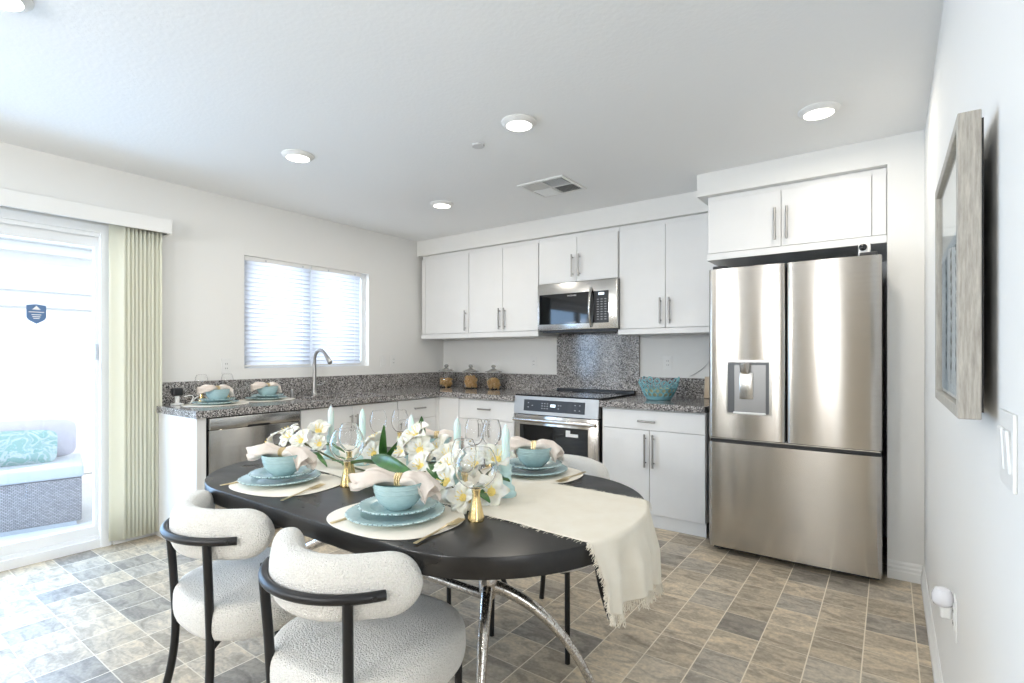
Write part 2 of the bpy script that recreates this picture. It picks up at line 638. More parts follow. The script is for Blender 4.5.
structure('wall_rear', B(
    ((LX, REAR - T, 2.15), (FARX, REAR, CH)), ((LX, REAR - T, 0), (FARX, REAR, .12)),
    ((LX, REAR - T, .12), (-2.36, REAR, 2.15)), ((-2.06, REAR - T, .12), (-.80, REAR, 2.15)), ((-.46, REAR - T, .12), (FARX, REAR, 2.15))), 'rear_wall')
structure('wall_living_side', B(
    ((FARX, REAR - T, 0), (FARX + T, .72 + T, .65)), ((FARX, REAR - T, 2.15), (FARX + T, .72 + T, CH)),
    ((FARX, REAR - T, .65), (FARX + T, -2.4, 2.15)), ((FARX, -.4, .65), (FARX + T, .72 + T, 2.15))), 'wall')
structure('trim_soffit', B(((LX, 3.92, 2.28), (-1.05, BY, CH)), ((-1.05, 3.57, 2.29), (-.012, BY, CH))), 'wall')

def baseboard(name, x0, y0, x1, y1, nx, ny):
    """moulded baseboard along a wall line, standing off it along (nx, ny)"""
    bm = bmesh.new()
    prof = [(0, 0), (.016, 0), (.016, .045), (.012, .052), (.013, .066), (.008, .075), (.008, .088), (.003, .098), (0, .098)]
    a = [bm.verts.new((x0 + nx * d, y0 + ny * d, z)) for d, z in prof]
    b = [bm.verts.new((x1 + nx * d, y1 + ny * d, z)) for d, z in prof]
    k = len(prof)
    for i in range(k):
        bm.faces.new((a[i], a[(i + 1) % k], b[(i + 1) % k], b[i]))
    bm.faces.new(a)
    bm.faces.new(list(reversed(b)))
    return structure(name, bm, 'trim')
baseboard('baseboard_right', RX, .72, RX, 3.57, -1, 0)
baseboard('baseboard_niche', -.012, 3.57, RX - .008, 3.57, 0, -1)
baseboard('baseboard_left', LX, SL1 + .01, LX, 1.462, 1, 0)
baseboard('baseboard_left_rear', LX, REAR, LX, SL0 - .07, 1, 0)

def window(name, x0, x1, z0, z1, place):
    """a plain two-light window set into an opening; place maps (along, depth, z)"""
    def P(a, b):
        return (place(*a), place(*b))
    fr = structure(name, B(P((x0, .03, z0), (x1, .10, z0 + .045)), P((x0, .03, z1 - .045), (x1, .10, z1)),
                           P((x0, .03, z0 + .045), (x0 + .045, .10, z1 - .045)), P((x1 - .045, .03, z0 + .045), (x1, .10, z1 - .045)),
                           P(((x0 + x1) / 2 - .03, .035, z0 + .045), ((x0 + x1) / 2 + .03, .095, z1 - .045))), 'vinyl')
    structure('window_pane', B(P((x0 + .045, .06, z0 + .045), ((x0 + x1) / 2 - .03, .066, z1 - .045)),
                               P(((x0 + x1) / 2 + .03, .06, z0 + .045), (x1 - .045, .066, z1 - .045))), 'pane', fr)
    return fr
window('window_1', WN0, WN1, WZ0, WZ1, lambda a, d, z: (LX - d - .03, a, z))
window('window_added_2', -2.36, -2.06, .12, 2.15, lambda a, d, z: (a, REAR - d, z))  # unseen, added for a bright band in the refrigerator's reflection
window('window_added_3', -.80, -.46, .12, 2.15, lambda a, d, z: (a, REAR - d, z))  # also unseen, placed and sized for the right-hand reflected band
window('window_added_4', -2.4, -.4, .65, 2.15, lambda a, d, z: (FARX + d, a, z))  # out of view, added to let fill in from the side
window('window_added_5', -3.1, -1.3, .65, 2.15, lambda a, d, z: (LX - d, a, z))  # out of view, added for light from the left

# sliding glass door in the left wall
d1 = structure('door_1', B(
    ((LX - .12, SL0, SLZ - .05), (LX + .012, SL1, SLZ)),
    ((LX - .12, SL1 - .055, 0), (LX + .012, SL1, SLZ - .05)),
    ((LX - .12, SL0, 0), (LX + .012, SL0 + .05, SLZ - .05)),
    ((LX - .12, SL0 + .05, 0), (LX + .004, SL1 - .055, .055)),
    ((LX - .085, SL0 + .05, .055), (LX - .02, SL1 - .055, .075)),
    ((LX - .02, SL0 + .05, SLZ - .075), (LX - .01, SL1 - .055, SLZ - .05))), 'vinyl')
YM = .2
structure('door_panel_fixed', B(
    ((LX - .075, YM - .05, .075), (LX - .035, YM + .02, SLZ - .05)), ((LX - .075, SL1 - .075, .075), (LX - .035, SL1 - .055, SLZ - .05)),
    ((LX - .075, YM + .02, .075), (LX - .035, SL1 - .075, .135)), ((LX - .075, YM + .02, SLZ - .14), (LX - .035, SL1 - .075, SLZ - .05))), 'vinyl', d1)
structure('door_pane', B(((LX - .058, YM + .02, .135), (LX - .052, SL1 - .075, SLZ - .14))), 'pane', d1)
structure('door_panel_sliding', B(
    ((LX - .115, SL0 + .05, .075), (LX - .078, SL0 + .12, SLZ - .05)), ((LX - .115, YM - .03, .075), (LX - .078, YM + .045, SLZ - .05)),
    ((LX - .115, SL0 + .12, .075), (LX - .078, YM - .03, .135)), ((LX - .115, SL0 + .12, SLZ - .14), (LX - .078, YM - .03, SLZ - .05))), 'vinyl', d1)
structure('door_pane', B(((LX - .098, SL0 + .12, .135), (LX - .092, YM - .03, SLZ - .14))), 'pane', d1)
bm = B(((LX - .034, SL1 - .073, 1.20), (LX - .026, SL1 - .060, 1.30)))
structure('door_latch', bm, 'gutter', d1)

# shield sticker on the door glass
sh = thing('shield_sticker', 'slate blue shield-shaped security sticker on the sliding door glass', 'sticker', (LX - .051, .862, 1.475), PI / 2)
poly = [(-.045, .052), (-.02, .056), (0, .059), (.02, .056), (.045, .052), (.045, -.02), (.036, -.036), (0, -.059), (-.036, -.036), (-.045, -.02)]
bm = bmesh.new()
prism(bm, poly, 0, .0012)
obj('sticker_face', bm, 'sticker_blue', sh, False, rot=(PI / 2, 0, 0))
bm = bmesh.new()
prism(bm, [(-.020, .026), (.020, .026), (0, .050)], .0012, .002)
for y, w in ((.012, .035), (-.004, .022), (-.016, .018), (-.026, .014)):
    prism(bm, [(-w, y - .0022), (w, y - .0022), (w, y + .0022), (-w, y + .0022)], .0012, .002)
obj('emblem', bm, 'white_line', sh, False, rot=(PI / 2, 0, 0), label='white triangle and lines')

# vertical blind, drawn open to the right of the door
vb = thing('vertical_blind', 'pale green vertical blind stacked beside the sliding door under a long white valance', 'blind', (LX, 1.33, 0))
def W2(b, c=(LX, 1.33, 0)):
    return tuple(tuple(p - q for p, q in zip(v, c)) for v in b)
obj('valance', B(W2(((LX + .11, -.85, 2.055), (LX + .125, 1.525, 2.15))) + (.002,), W2(((LX + .001, 1.513, 2.055), (LX + .11, 1.525, 2.15))), W2(((LX + .001, -.85, 2.135), (LX + .11, 1.513, 2.15)))), 'trim', vb, False)
obj('head_rail', B(W2(((LX + .04, -.80, 2.085), (LX + .08, 1.50, 2.12)))), 'white_plastic', vb, False)
for i in range(10):
    y = 1.232 + i * .0232 + random.uniform(-.003, .003)
    ang = math.radians(62 + random.uniform(-5, 5))
    bm = bmesh.new()
    def f(s, t):
        x = (t - .5) * .089
        return (x, .007 * (1 - (2 * t - 1) ** 2) + .0015 * math.sin(3 * s + i), .035 + s * 2.045)
    grid(bm, f, 8, 7)
    obj('vane', bm, 'vane', vb, loc=(.062, y - 1.33, 0), rot=(0, 0, ang), solid=.0012)

# mini blinds in the kitchen window
def mini_blind(y0, y1, label):
    t = thing('window_blind', label, 'blind', (LX - .02, (y0 + y1) / 2, WZ0), 0, None)
    w = (y1 - y0) / 2
    h = WZ1 - WZ0
    obj('head_rail', B(((-.02, -w, h - .035), (.012, w, h - .002), .002)), 'white_plastic', t, False)
    obj('bottom_rail', B(((-.015, -w, .012), (.012, w, .026), .003)), 'white_plastic', t, False)
    bm = bmesh.new()
    n = 24
    for k in range(n):
        z = .04 + k * (h - .085) / (n - 1)
        def f(s, q):
            a = (q - .5) * .045
            zz = z + a * .93
            return (-.006 + a * .30 + .003 * (1 - (2 * q - 1) ** 2), -w + .003 + s * (2 * w - .006), zz)
        grid(bm, f, 2, 4)
    obj('slats', bm, 'slat', t, solid=.0008)
    bm = bmesh.new()
    for yy in (-w * .72, w * .72):
        tube(bm, [(.014, yy, .02), (.014, yy, h - .03)], .0012, 6)
    obj('ladder_cord', bm, 'white_line', t)
    for yy in (-w * .72 + .09, w * .72):
        obj('cord_lock', B(((.012, yy - .006, h - .03), (.016, yy + .006, h - .016))), 'gutter', t, False)
mini_blind(WN0 + .006, 2.668, 'white mini blind on the left half of the kitchen window over the sink')
mini_blind(2.676, WN1 - .085, 'white mini blind on the right half of the kitchen window over the sink')


# ================================================================== OUTSIDE THE DOOR
structure('patio', B(((-9.5, -5, -.25), (LX - T, 7, -.05))), 'concrete')
fn = thing('vinyl_fence', 'tall white board fence along the far side of the patio', 'fence', (-7.0, 1.5, -.05))
for k, y in enumerate((-4.5, -2.1, .3, 2.7, 5.1)):
    obj('fence_post', B(((-.06, y - 1.5 - .06, 0), (.06, y - 1.5 + .06, 1.56), .006), ((-.07, y - 1.5 - .07, 1.56), (.07, y - 1.5 + .07, 1.585), .008)), 'fence', fn, False)
bm = bmesh.new()
for y in (-4.5, -2.1, .3, 2.7):
    for j in range(15):
        box(bm, (-.02, y - 1.5 + .06 + j * .152, .09), (.02, y - 1.5 + .06 + (j + 1) * .152, 1.44), .0015, 1)
obj('board_panel', bm, 'fence', fn, False)
for y in (-4.5, -2.1, .3, 2.7):
    obj('rail', B(((-.03, y - 1.44, .02), (.03, y + .84, .10))), 'fence', fn, False)
    obj('rail', B(((-.03, y - 1.44, 1.43), (.03, y + .84, 1.52))), 'fence', fn, False)
nh = thing('neighbour_house', 'bright white neighbouring house with grey eaves beyond the fence', 'house', (-9.0, 1.5, -.2))
obj('house_wall', B(((-2.5, -7, 0), (0, 7, 2.75))), 'stucco', nh, False)
obj('eave', B(((-2.6, -7.2, 2.75), (.12, 7.2, 2.80)), ((.08, -7.2, 2.80), (.12, 7.2, 2.98))), 'trim', nh, False)
obj('gutter', B(((.12, -7.2, 2.86), (.23, 7.2, 2.975), .02)), 'gutter', nh, False)
obj('band', B(((0, -7, 2.05), (.03, 7, 2.12)), ((0, -7, 2.26), (.03, 7, 2.32))), 'gutter', nh, False)
bm = bmesh.new()
vs = [bm.verts.new(p) for p in ((.2, -7.2, 2.98), (.2, 7.2, 2.98), (-2.5, 7.2, 4.3), (-2.5, -7.2, 4.3))]
bm.faces.new(vs)
obj('roof', bm, 'gutter', nh, False, solid=.06)

wb_ang = math.radians(77)
wb = thing('wicker_bench', 'grey woven wicker storage bench with a white seat pad outside the glass door', 'bench', (-4.956, 1.293, -.05), wb_ang)
# local +x runs along the front (to the right), front faces local -y
obj('bench_base', B(((-1.25, 0, .03), (0, .62, .36), .012)), 'wicker', wb, True)
obj('plinth', B(((-1.22, .02, 0), (-.03, .60, .03))), 'gutter', wb, False)
obj('seat_pad', B(((-1.26, -.015, .36), (.012, .63, .455), .02, 3)), 'lid', wb, True)
bm = bmesh.new()
tube(bm, [(-.52, -.016, .40), (-.50, -.028, .392), (-.47, -.028, .392), (-.45, -.016, .40)], .004, 8)
obj('pull_tab', bm, 'handle', wb)
def cushion(w, h, d, p=3.2):
    bm = bmesh.new()
    def f(s, t):
        a = (s - .5) * PI
        b = 2 * PI * t
        ca = math.copysign(abs(math.cos(a)) ** .35, math.cos(a))
        x = w * math.copysign(abs(math.cos(b)) ** .30, math.cos(b)) * ca
        z = h * math.copysign(abs(math.sin(b)) ** .30, math.sin(b)) * ca
        return (x, d * math.sin(a) * (.25 + .75 * (1 - (abs(x) / w) ** p) * (1 - (abs(z) / h) ** p)), z)
    grid(bm, f, 18, 48, True)
    return bm
c_, s_ = math.cos(wb_ang), math.sin(wb_ang)
def wbp(x, y, z):
    return (-4.956 + c_ * x - s_ * y, 1.293 + s_ * x + c_ * y, z - .05)
o = obj('back_cushion', cushion(.62, .16, .075), 'pink_cushion', loc=wbp(-.64, .47, .455 + .155), rot=Euler((-.22, 0, wb_ang)))
tag(o, 'long pale blush back cushion leaning on the outdoor bench', 'cushion')
o = obj('lumbar_pillow', cushion(.36, .135, .07), 'pillow', loc=wbp(-.50, .30, .455 + .125), rot=Euler((-.32, .03, wb_ang)))
tag(o, 'seafoam green pillow with white leaf print on the outdoor bench', 'pillow')


# ================================================================== KITCHEN CABINETS
def bar_pull(parent, x, z, length, vertical=True, y=0.0):
    bm = bmesh.new()
    h = length / 2
    if vertical:
        tube(bm, [(x, y - .030, z - h), (x, y - .030, z + h)], .0075, 10)
        for q in (-h * .74, h * .74):
            tube(bm, [(x, y, z + q), (x, y - .030, z + q)], .005, 8)
    else:
        tube(bm, [(x - h, y - .030, z), (x + h, y - .030, z)], .0075, 10)
        for q in (-h * .74, h * .74):
            tube(bm, [(x + q, y, z), (x + q, y - .030, z)], .005, 8)
    return obj('handle', bm, 'handle', parent, label='brushed nickel bar handle')

def front(name, parent, x0, x1, z0, z1, pull=None):
    """a slab door or drawer front, its face at local y = 0"""
    g = .0018
    o = obj(name, B(((x0 + g, 0, z0 + g), (x1 - g, .019, z1 - g), .0015, 1)), 'cabinet', parent, False)
    if pull:
        kind, px, pz, ln = pull
        bar_pull(o, px, pz, ln, kind == 'v')
    return o

# ---- left run (faces +X). local x = world y, local -y = world +x
FX = -3.455
def left_cab(name, label, y0, y1, parts, ztop=.838, depth=.60):
    t = thing(name, label, 'cabinet', (FX, y0, 0), PI / 2)
    w = y1 - y0
    obj('carcass', B(((.001, .021, .10), (w - .001, depth + .02, ztop))), 'cabinet', t, False)
    obj('toe_kick', B(((.001, .075, 0), (w - .001, .09, .10))), 'cabinet', t, False)
    for p in parts:
        front(p[0], t, *p[1:])
    return t
t = thing('end_panel', 'white cabinet end panel at the sliding door end of the counter', 'cabinet', (FX, 1.462, 0), PI / 2)
obj('side_panel', B(((0, .0, 0), (.018, .622, .838), .001, 1)), 'cabinet', t, False)
obj('face_filler', B(((.018, .004, 0), (.058, .03, .838))), 'cabinet', t, False)

left_cab('sink_cabinet', 'white two-door sink base cabinet below the kitchen window', 2.166, 3.082,
         [('door', .0, .449, .10, .832, ('v', .424, .695, .13)), ('door', .449, .914, .10, .832, ('v', .474, .695, .13))], .74)
left_cab('drawer_cabinet', 'narrow white cabinet with a drawer between the sink and the corner', 3.084, 3.556,
         [('drawer', 0, .470, .655, .832, ('h', .245, .752, .13)), ('door', 0, .470, .10, .655, ('v', .03, .565, .13))])
t = thing('corner_cabinet', 'white blind corner base cabinet under the glass jars', 'cabinet', (-4.07, 3.56, 0))
obj('carcass', B(((0, 0, .10), (.594, .74, .838)), ((.594, .065, .10), (.858, .74, .838))), 'cabinet', t, False)
obj('filler_panel', B(((.594, 0, .0), (.614, .042, .835)), ((.614, .042, .0), (.857, .062, .835))), 'cabinet', t, False)

# ---- back run (faces -Y)
FY = 3.60
def back_cab(name, label, x0, x1, parts, ztop=.838):
    t = thing(name, label, 'cabinet', (x0, FY, 0))
    w = x1 - x0
    obj('carcass', B(((.001, .021, .09), (w - .001, .70, ztop))), 'cabinet', t, False)
    obj('toe_kick', B(((.001, .012, 0), (w - .001, .03, .088))), 'cabinet', t, False)
    for p in parts:
        front(p[0], t, *p[1:])
    return t
back_cab('base_cabinet', 'white drawer and two-door base cabinet between the corner and the range', -3.208, -2.582,
         [('drawer', 0, .626, .655, .832, ('h', .315, .752, .14)), ('door', 0, .313, .09, .655, ('v', .280, .56, .16)), ('door', .313, .626, .09, .655, ('v', .346, .56, .16))])
back_cab('base_cabinet', 'white drawer and two-door base cabinet between the range and the refrigerator', -1.772, -1.0,
         [('drawer', .012, .770, .690, .832, ('h', .365, .754, .13)), ('door', .012, .380, .09, .690, ('v', .352, .545, .235)), ('door', .380, .770, .09, .690, ('v', .412, .545, .235))])

UY = 3.94
def wall_cab(name, label, x0, x1, z0, z1, parts, rail=0.0, y=UY, back=BY):
    t = thing(name, label, 'cabinet', (x0, y, z0))
    w = x1 - x0
    obj('carcass', B(((.001, .021, 0), (w - .001, back - y - .002, z1 - z0 - .001))), 'cabinet', t, False)
    if rail:
        obj('light_rail', B(((0, -.006, 0), (w, .03, rail), .002)), 'cabinet', t, False)
    for p in parts:
        front(p[0], t, p[1] - x0, p[2] - x0, p[3] - z0, p[4] - z0, (p[5][0], p[5][1] - x0, p[5][2] - z0, p[5][3]) if p[5] else None)
    return t
wall_cab('wall_cabinet', 'single-door white wall cabinet in the far left corner', -4.04, -3.381, 1.40, 2.278, [('door', -3.985, -3.383, 1.449, 2.24, ('v', -3.417, 1.572, .20)), ('filler', -4.04, -3.985, 1.449, 2.24, None)], .045)
wall_cab('wall_cabinet', 'two-door white wall cabinet between the corner cabinet and the microwave', -3.380, -2.557, 1.40, 2.278, [('door', -3.38, -2.962, 1.449, 2.24, ('v', -2.992, 1.572, .20)), ('door', -2.962, -2.56, 1.449, 2.24, ('v', -2.932, 1.572, .20))], .045)
wall_cab('wall_cabinet', 'short two-door white wall cabinet above the microwave', -2.556, -1.788, 1.855, 2.278, [('door', -2.554, -2.168, 1.858, 2.24, ('v', -2.205, 1.995, .19)), ('door', -2.168, -1.79, 1.858, 2.24, ('v', -2.137, 1.995, .19))])
wall_cab('wall_cabinet', 'two-door white wall cabinet between the microwave and the refrigerator', -1.787, -1.0, 1.395, 2.278, [('door', -1.777, -1.398, 1.440, 2.24, ('v', -1.433, 1.572, .20)), ('door', -1.398, -1.0, 1.440, 2.24, ('v', -1.362, 1.572, .20))], .042)
t = wall_cab('wall_cabinet', 'deep two-door white cabinet above the refrigerator', -.992, -.013, 1.86, 2.289, [('door', -.988, -.546, 1.905, 2.255, ('v', -.578, 2.044, .20)), ('door', -.546, -.083, 1.905, 2.255, ('v', -.512, 2.044, .20)), ('filler', -.083, -.014, 1.905, 2.255, None)], .043, 3.60)

# ---- worktops and splashbacks
CZ = .885
CT = .045
SX0, SX1, SY0, SY1 = -3.93, -3.56, 2.30, 3.02
z0, z1 = CZ - CT, CZ
bm = B(((-4.088, 1.45, z0), (SX0, BY - .002, z1)), ((SX1, 1.45, z0), (-3.43, 3.57, z1)),
       ((SX0, 1.45, z0), (SX1, SY0, z1)), ((SX0, SY1, z0), (SX1, BY - .002, z1)), ((SX1, 3.57, z0), (-2.578, BY - .002, z1)))
tag(obj('worktop', bm, 'granite', None, False), 'long L-shaped speckled grey granite worktop around the sink corner', 'countertop')
tag(obj('worktop', B(((-1.774, 3.57, z0), (-.998, BY - .002, z1), .002, 1)), 'granite', None, False), 'short speckled granite worktop between the range and the refrigerator', 'countertop')
tag(obj('splashback', B(((-4.088, 1.45, CZ), (-4.068, BY - .002, 1.04))), 'granite', None, False), 'low granite splashback strip along the window wall', 'splashback')
tag(obj('splashback', B(((-4.067, 4.308, CZ), (-2.588, BY - .002, 1.04))), 'granite', None, False), 'low granite splashback strip behind the three glass jars', 'splashback')
tag(obj('splashback', B(((-2.587, 4.306, .88), (-1.760, BY - .002, 1.43))), 'granite', None, False), 'tall granite splashback panel between the range and the microwave', 'splashback')
tag(obj('splashback', B(((-1.759, 4.308, CZ), (-.998, BY - .002, 1.04))), 'granite', None, False), 'low granite splashback strip behind the turquoise basket', 'splashback')

# ---- sink, tap and soap pump
sk = thing('sink', 'stainless undermount sink set in the granite worktop below the window', 'sink', ((SX0 + SX1) / 2, (SY0 + SY1) / 2, CZ - CT - .002))
hx, hy, dp = (SX1 - SX0) / 2 + .006, (SY1 - SY0) / 2 + .006, -.09
bm = B(((-hx, -hy, dp), (hx, hy, dp + .004)), ((-hx, -hy, dp), (-hx + .004, hy, 0)), ((hx - .004, -hy, dp), (hx, hy, 0)), ((-hx, -hy, dp), (hx, -hy + .004, 0)), ((-hx, hy - .004, dp), (hx, hy, 0)))
obj('basin', bm, 'steel_plain', sk, False)
bm = bmesh.new()
lathe(bm, [(0, dp + .006), (.035, dp + .006), (.042, dp + .004)], 20)
obj('drain', bm, 'chrome', sk)

fa = thing('kitchen_tap', 'brushed nickel gooseneck pull-down tap standing behind the sink', 'tap', (-4.0, 2.635, CZ))
bm = bmesh.new()
lathe(bm, [(.030, 0), (.030, .006), (.024, .012), (.019, .05), (.0165, .12)], 20)
pts = [(0, 0, .10), (0, 0, .26)] + [(.085 - .085 * math.cos(a), 0, .30 + .085 * math.sin(a)) for a in [PI * k / 14 for k in range(0, 12)]]
tube(bm, pts, [.0165, .014] + [.013] * 12, 16)
obj('spout', bm, 'handle', fa)
bm = bmesh.new()
p0 = Vector(pts[-1])
d0 = (Vector(pts[-1]) - Vector(pts[-2])).normalized()
tube(bm, [p0, p0 + d0 * .03, p0 + d0 * .10, p0 + d0 * .105], [.0135, .016, .021, .018], 16)
obj('spray_head', bm, 'handle', fa)
bm = bmesh.new()
tube(bm, [(0, .015, .08), (0, .05, .08)], .014, 14)
tube(bm, [(0, .05, .08), (.02, .075, .095), (.05, .09, .12)], [.009, .007, .006], 10)
obj('lever', bm, 'handle', fa)
t = thing('soap_pump', 'short nickel air gap cap beside the tap', 'fitting', (-3.985, 2.42, CZ))
bm = bmesh.new()
lathe(bm, [(.019, 0), (.019, .006), (.015, .01), (.015, .055), (.012, .062), (0, .063)], 18)
obj('cap', bm, 'handle', t)

# ---- dishwasher
dw = thing('dishwasher', 'stainless dishwasher at the left end of the counter', 'dishwasher', (FX, 1.523, 0), PI / 2)
w = .640
obj('tub', B(((.001, .03, .08), (w, .60, .836))), 'dark_side', dw, False)
obj('door', B(((.012, -.008, .10), (w - .006, .03, .755), .006, 2)), 'steel', dw, True)
cp = obj('control_strip', B(((.012, -.014, .757), (w - .006, .03, .832), .006, 2)), 'steel_plain', dw, True)
obj('pocket_handle', B(((.25, -.0155, .757), (.40, -.010, .768))), 'black_plastic', cp, False)
writing('FRIGIDAIRE', .016, 'grey_print', cp, (.10, -.0145, .806), (PI / 2, 0, 0), 'logo')
obj('kick_plate', B(((.012, .06, 0), (w - .006, .07, .098))), 'black_plastic', dw, False)

# ---- range
rg = thing('range', 'stainless slide-in electric range with black glass oven window', 'range', (-2.573, 3.608, 0))
w = .785
obj('body', B(((.004, .03, .03), (w - .004, .697, .888))), 'dark_side', rg, False)
obj('cooktop', B(((-.0005, -.004, .889), (w + .001, .667, .899), .003, 1)), 'black_glass', rg, False)
obj('rear_trim', B(((0, .667, .889), (w, .696, .918), .004, 1)), 'black_plastic', rg, False)
for cx, cy, r in ((.19, .19, .10), (.19, .48, .075), (.58, .19, .085), (.58, .48, .10)):
    bm = bmesh.new()
    lathe(bm, [(r - .0015, 0), (r - .0015, .0006), (r, .0006), (r, 0)], 40, (cx, cy, .899))
    obj('burner_ring', bm, 'grey_print', rg)
bm = bmesh.new()
vs0 = [(-.03, .742), (-.012, .888), (.03, .888), (.03, .742)]
a = [bm.verts.new((.0, y, z)) for y, z in vs0]
b = [bm.verts.new((w, y, z)) for y, z in vs0]
for i in range(4):
    bm.faces.new((a[i], a[(i + 1) % 4], b[(i + 1) % 4], b[i]))
bm.faces.new(a)
bm.faces.new(list(reversed(b)))
pn = obj('control_panel', bm, 'steel_matte', rg, False)
tl = math.atan2(.018, .146)
cg = obj('touch_glass', B(((-.285, -.0465, 0), (.285, .0465, .003), .002, 1)), 'black_plastic', pn, False, loc=(.385, -.0205, .815), rot=(PI / 2 - tl, 0, 0))
obj('clock', B(((-.025, -.005, .003), (.02, .016, .0036))), 'digits', cg, False)
bm = bmesh.new()
for x, y in ((-.24, .02), (-.24, -.015), (-.20, .0), (-.105, .02), (-.105, .0), (-.105, -.02), (-.08, .02), (-.08, .0), (-.08, -.02), (-.055, .02), (-.055, 0), (-.055, -.02), (.05, .01), (.07, .01), (.05, -.015), (.20, .02), (.24, .02), (.20, -.02), (.24, -.02)):
    box(bm, (x - .006, y - .0025, .003), (x + .006, y + .0025, .0034))
obj('key_marks', bm, 'grey_print', cg, False)
dr = obj('oven_door', B(((.004, -.018, .20), (w - .004, .03, .735), .006, 2)), 'steel', rg, True)
wn = obj('oven_window', B(((.055, -.0205, .27), (w - .09, -.015, .655), .002, 1)), 'black_glass', dr, False)
st = obj('label_sticker', B(((.50, -.0215, .585), (.61, -.0204, .61)), ((.50, -.0215, .61), (.54, -.0204, .635))), 'white_line', dr, False, label='small white sticker')
bm = bmesh.new()
tube(bm, [(.02, -.062, .698), (w - .02, -.062, .698)], .016, 18)
for x in (.05, w - .05):
    tube(bm, [(x, -.016, .698), (x, -.06, .698)], .010, 12)
obj('handle', bm, 'steel_plain', dr)
obj('storage_drawer', B(((.004, -.012, .075), (w - .004, .03, .195), .005, 2)), 'steel', rg, True)
bm = bmesh.new()
for x in (.05, w - .05):
    for y in (.07, .65):
        lathe(bm, [(0, 0), (.02, 0), (.02, .03), (0, .03)], 12, (x, y, 0))
obj('foot', bm, 'black_plastic', rg)

# ---- microwave
mw = thing('microwave', 'stainless over-the-range microwave under the short wall cabinet', 'microwave', (-2.535, 3.885, 1.44))
w, h = .762, .412
obj('case', B(((0, .035, 0), (w, .443, h - .002))), 'dark_side', mw, False)
fr = obj('front_panel', B(((0, 0, .006), (w, .035, h - .002), .008, 2)), 'steel_plain', mw, True)
wn = obj('window', B(((.022, -.003, .055), (.560, .004, h - .095), .002, 1)), 'black_glass', fr, False)
obj('keypad', B(((.560, -.003, .055), (.690, .004, h - .095), .002, 1)), 'black_plastic', fr, False)
writing('FRIGIDAIRE', .017, 'white_line', fr, (.35, -.0035, h - .118), (PI / 2, 0, 0), 'logo')
obj('clock', B(((.60, -.0038, h - .128), (.65, -.0028, h - .110))), 'digits', fr, False)
bm = bmesh.new()
for r in range(9):
    for c in range(3):
        box(bm, (.585 + c * .034, -.0036, .082 + r * .0205), (.603 + c * .034, -.0028, .086 + r * .0205))
obj('key_marks', bm, 'grey_print', fr, False)
bm = bmesh.new()
tube(bm, bez((.535, -.004, .025), (.545, -.075, .10), (.545, -.075, h - .14), (.535, -.004, h - .065), 18), [.011] * 19, 14)
obj('handle', bm, 'steel_plain', fr)
obj('vent_grille', B(((.03, .05, -.012), (w - .03, .40, 0))), 'black_plastic', mw, False)

# ---- refrigerator
rf = thing('refrigerator', 'large stainless french-door refrigerator with water dispenser', 'refrigerator', (-.922, 3.375, 0))
w = .888
obj('cabinet', B(((.006, .085, .03), (w - .004, .875, 1.752), .004, 1)), 'dark_side', rf, False)
def fridge_panel(name, x0, x1, z0, z1, holes=None):
    """a steel front, softly rounded at both side edges"""
    bm = bmesh.new()
    prof = []
    R_ = .022
    for k in range(7):
        a = PI / 2 * k / 6
        prof.append((x0 + R_ - R_ * math.cos(a), R_ - R_ * math.sin(a)))
    for k in range(1, 12):
        t = k / 12
        x = x0 + R_ + (x1 - x0 - 2 * R_) * t
        prof.append((x, -.006 * math.sin(PI * t)))
    for k in range(7):
        a = PI / 2 * (1 - k / 6)
        prof.append((x1 - R_ + R_ * math.cos(a), R_ - R_ * math.sin(a)))
    prof += [(x1, .075), (x0, .075)]
    prism(bm, prof, z0, z1)
    return obj(name, bm, 'steel', rf, True, angle=50)
ld = fridge_panel('door', .0, .431, .722, 1.763)
rd = fridge_panel('door', .437, w, .722, 1.763)
fz = fridge_panel('freezer_drawer', .0, w, .045, .690)
obj('hinge_bar', B(((.005, .030, .692), (w - .004, .08, .720))), 'black_plastic', rf, False)
obj('grip_rail', B(((.006, .010, .7085), (w - .006, .034, .7195), .003, 1)), 'steel_plain', rf, False)
bm = B(((.02, .02, 1.7645), (.10, .12, 1.785), .006), ((w - .10, .02, 1.7645), (w - .02, .12, 1.785), .006))
obj('hinge_cover', bm, 'dark_side', rf, False)
bm = bmesh.new()
for x in (.06, w - .06):
    for y in (.12, .80):
        lathe(bm, [(0, 0), (.022, 0), (.022, .03), (0, .03)], 14, (x, y, 0))
obj('foot', bm, 'black_plastic', rf)
obj('kick_plate', B(((.01, .09, .006), (w - .01, .10, .03))), 'black_plastic', rf, False)
# dispenser set in the left door
x0, x1, zz0, zz1 = .105, .360, .868, 1.20
ds = obj('dispenser', B(((x0, -.010, zz0), (x0 + .012, .012, zz1)), ((x1 - .012, -.010, zz0), (x1, .012, zz1)), ((x0 + .012, -.010, zz1 - .014), (x1 - .012, .012, zz1)), ((x0 + .012, -.010, zz0), (x1 - .012, .012, zz0 + .012))), 'steel_plain', rf, False)
obj('recess', B(((x0 + .012, -.0066, zz0 + .012), (x1 - .012, -.0055, zz1 - .014))), mat('dark_recess', (.10, .105, .11), .35, .6), ds, False)
obj('back_plate', B(((x0 + .05, -.009, zz0 + .014), (x1 - .03, -.0066, zz1 - .03), .001, 1)), mat('grey_recess', (.30, .30, .30), .3, .7), ds, False)
bm = bmesh.new()
lathe(bm, [(0, -.062), (.024, -.060), (.030, -.050), (.034, 0), (0, 0)], 22, (.218, -.010, zz1 - .02))
obj('nozzle', bm, 'chrome', ds)
obj('paddle', B(((.185, -.014, .965), (.262, -.009, 1.125), .004, 2)), 'steel_plain', ds, True)
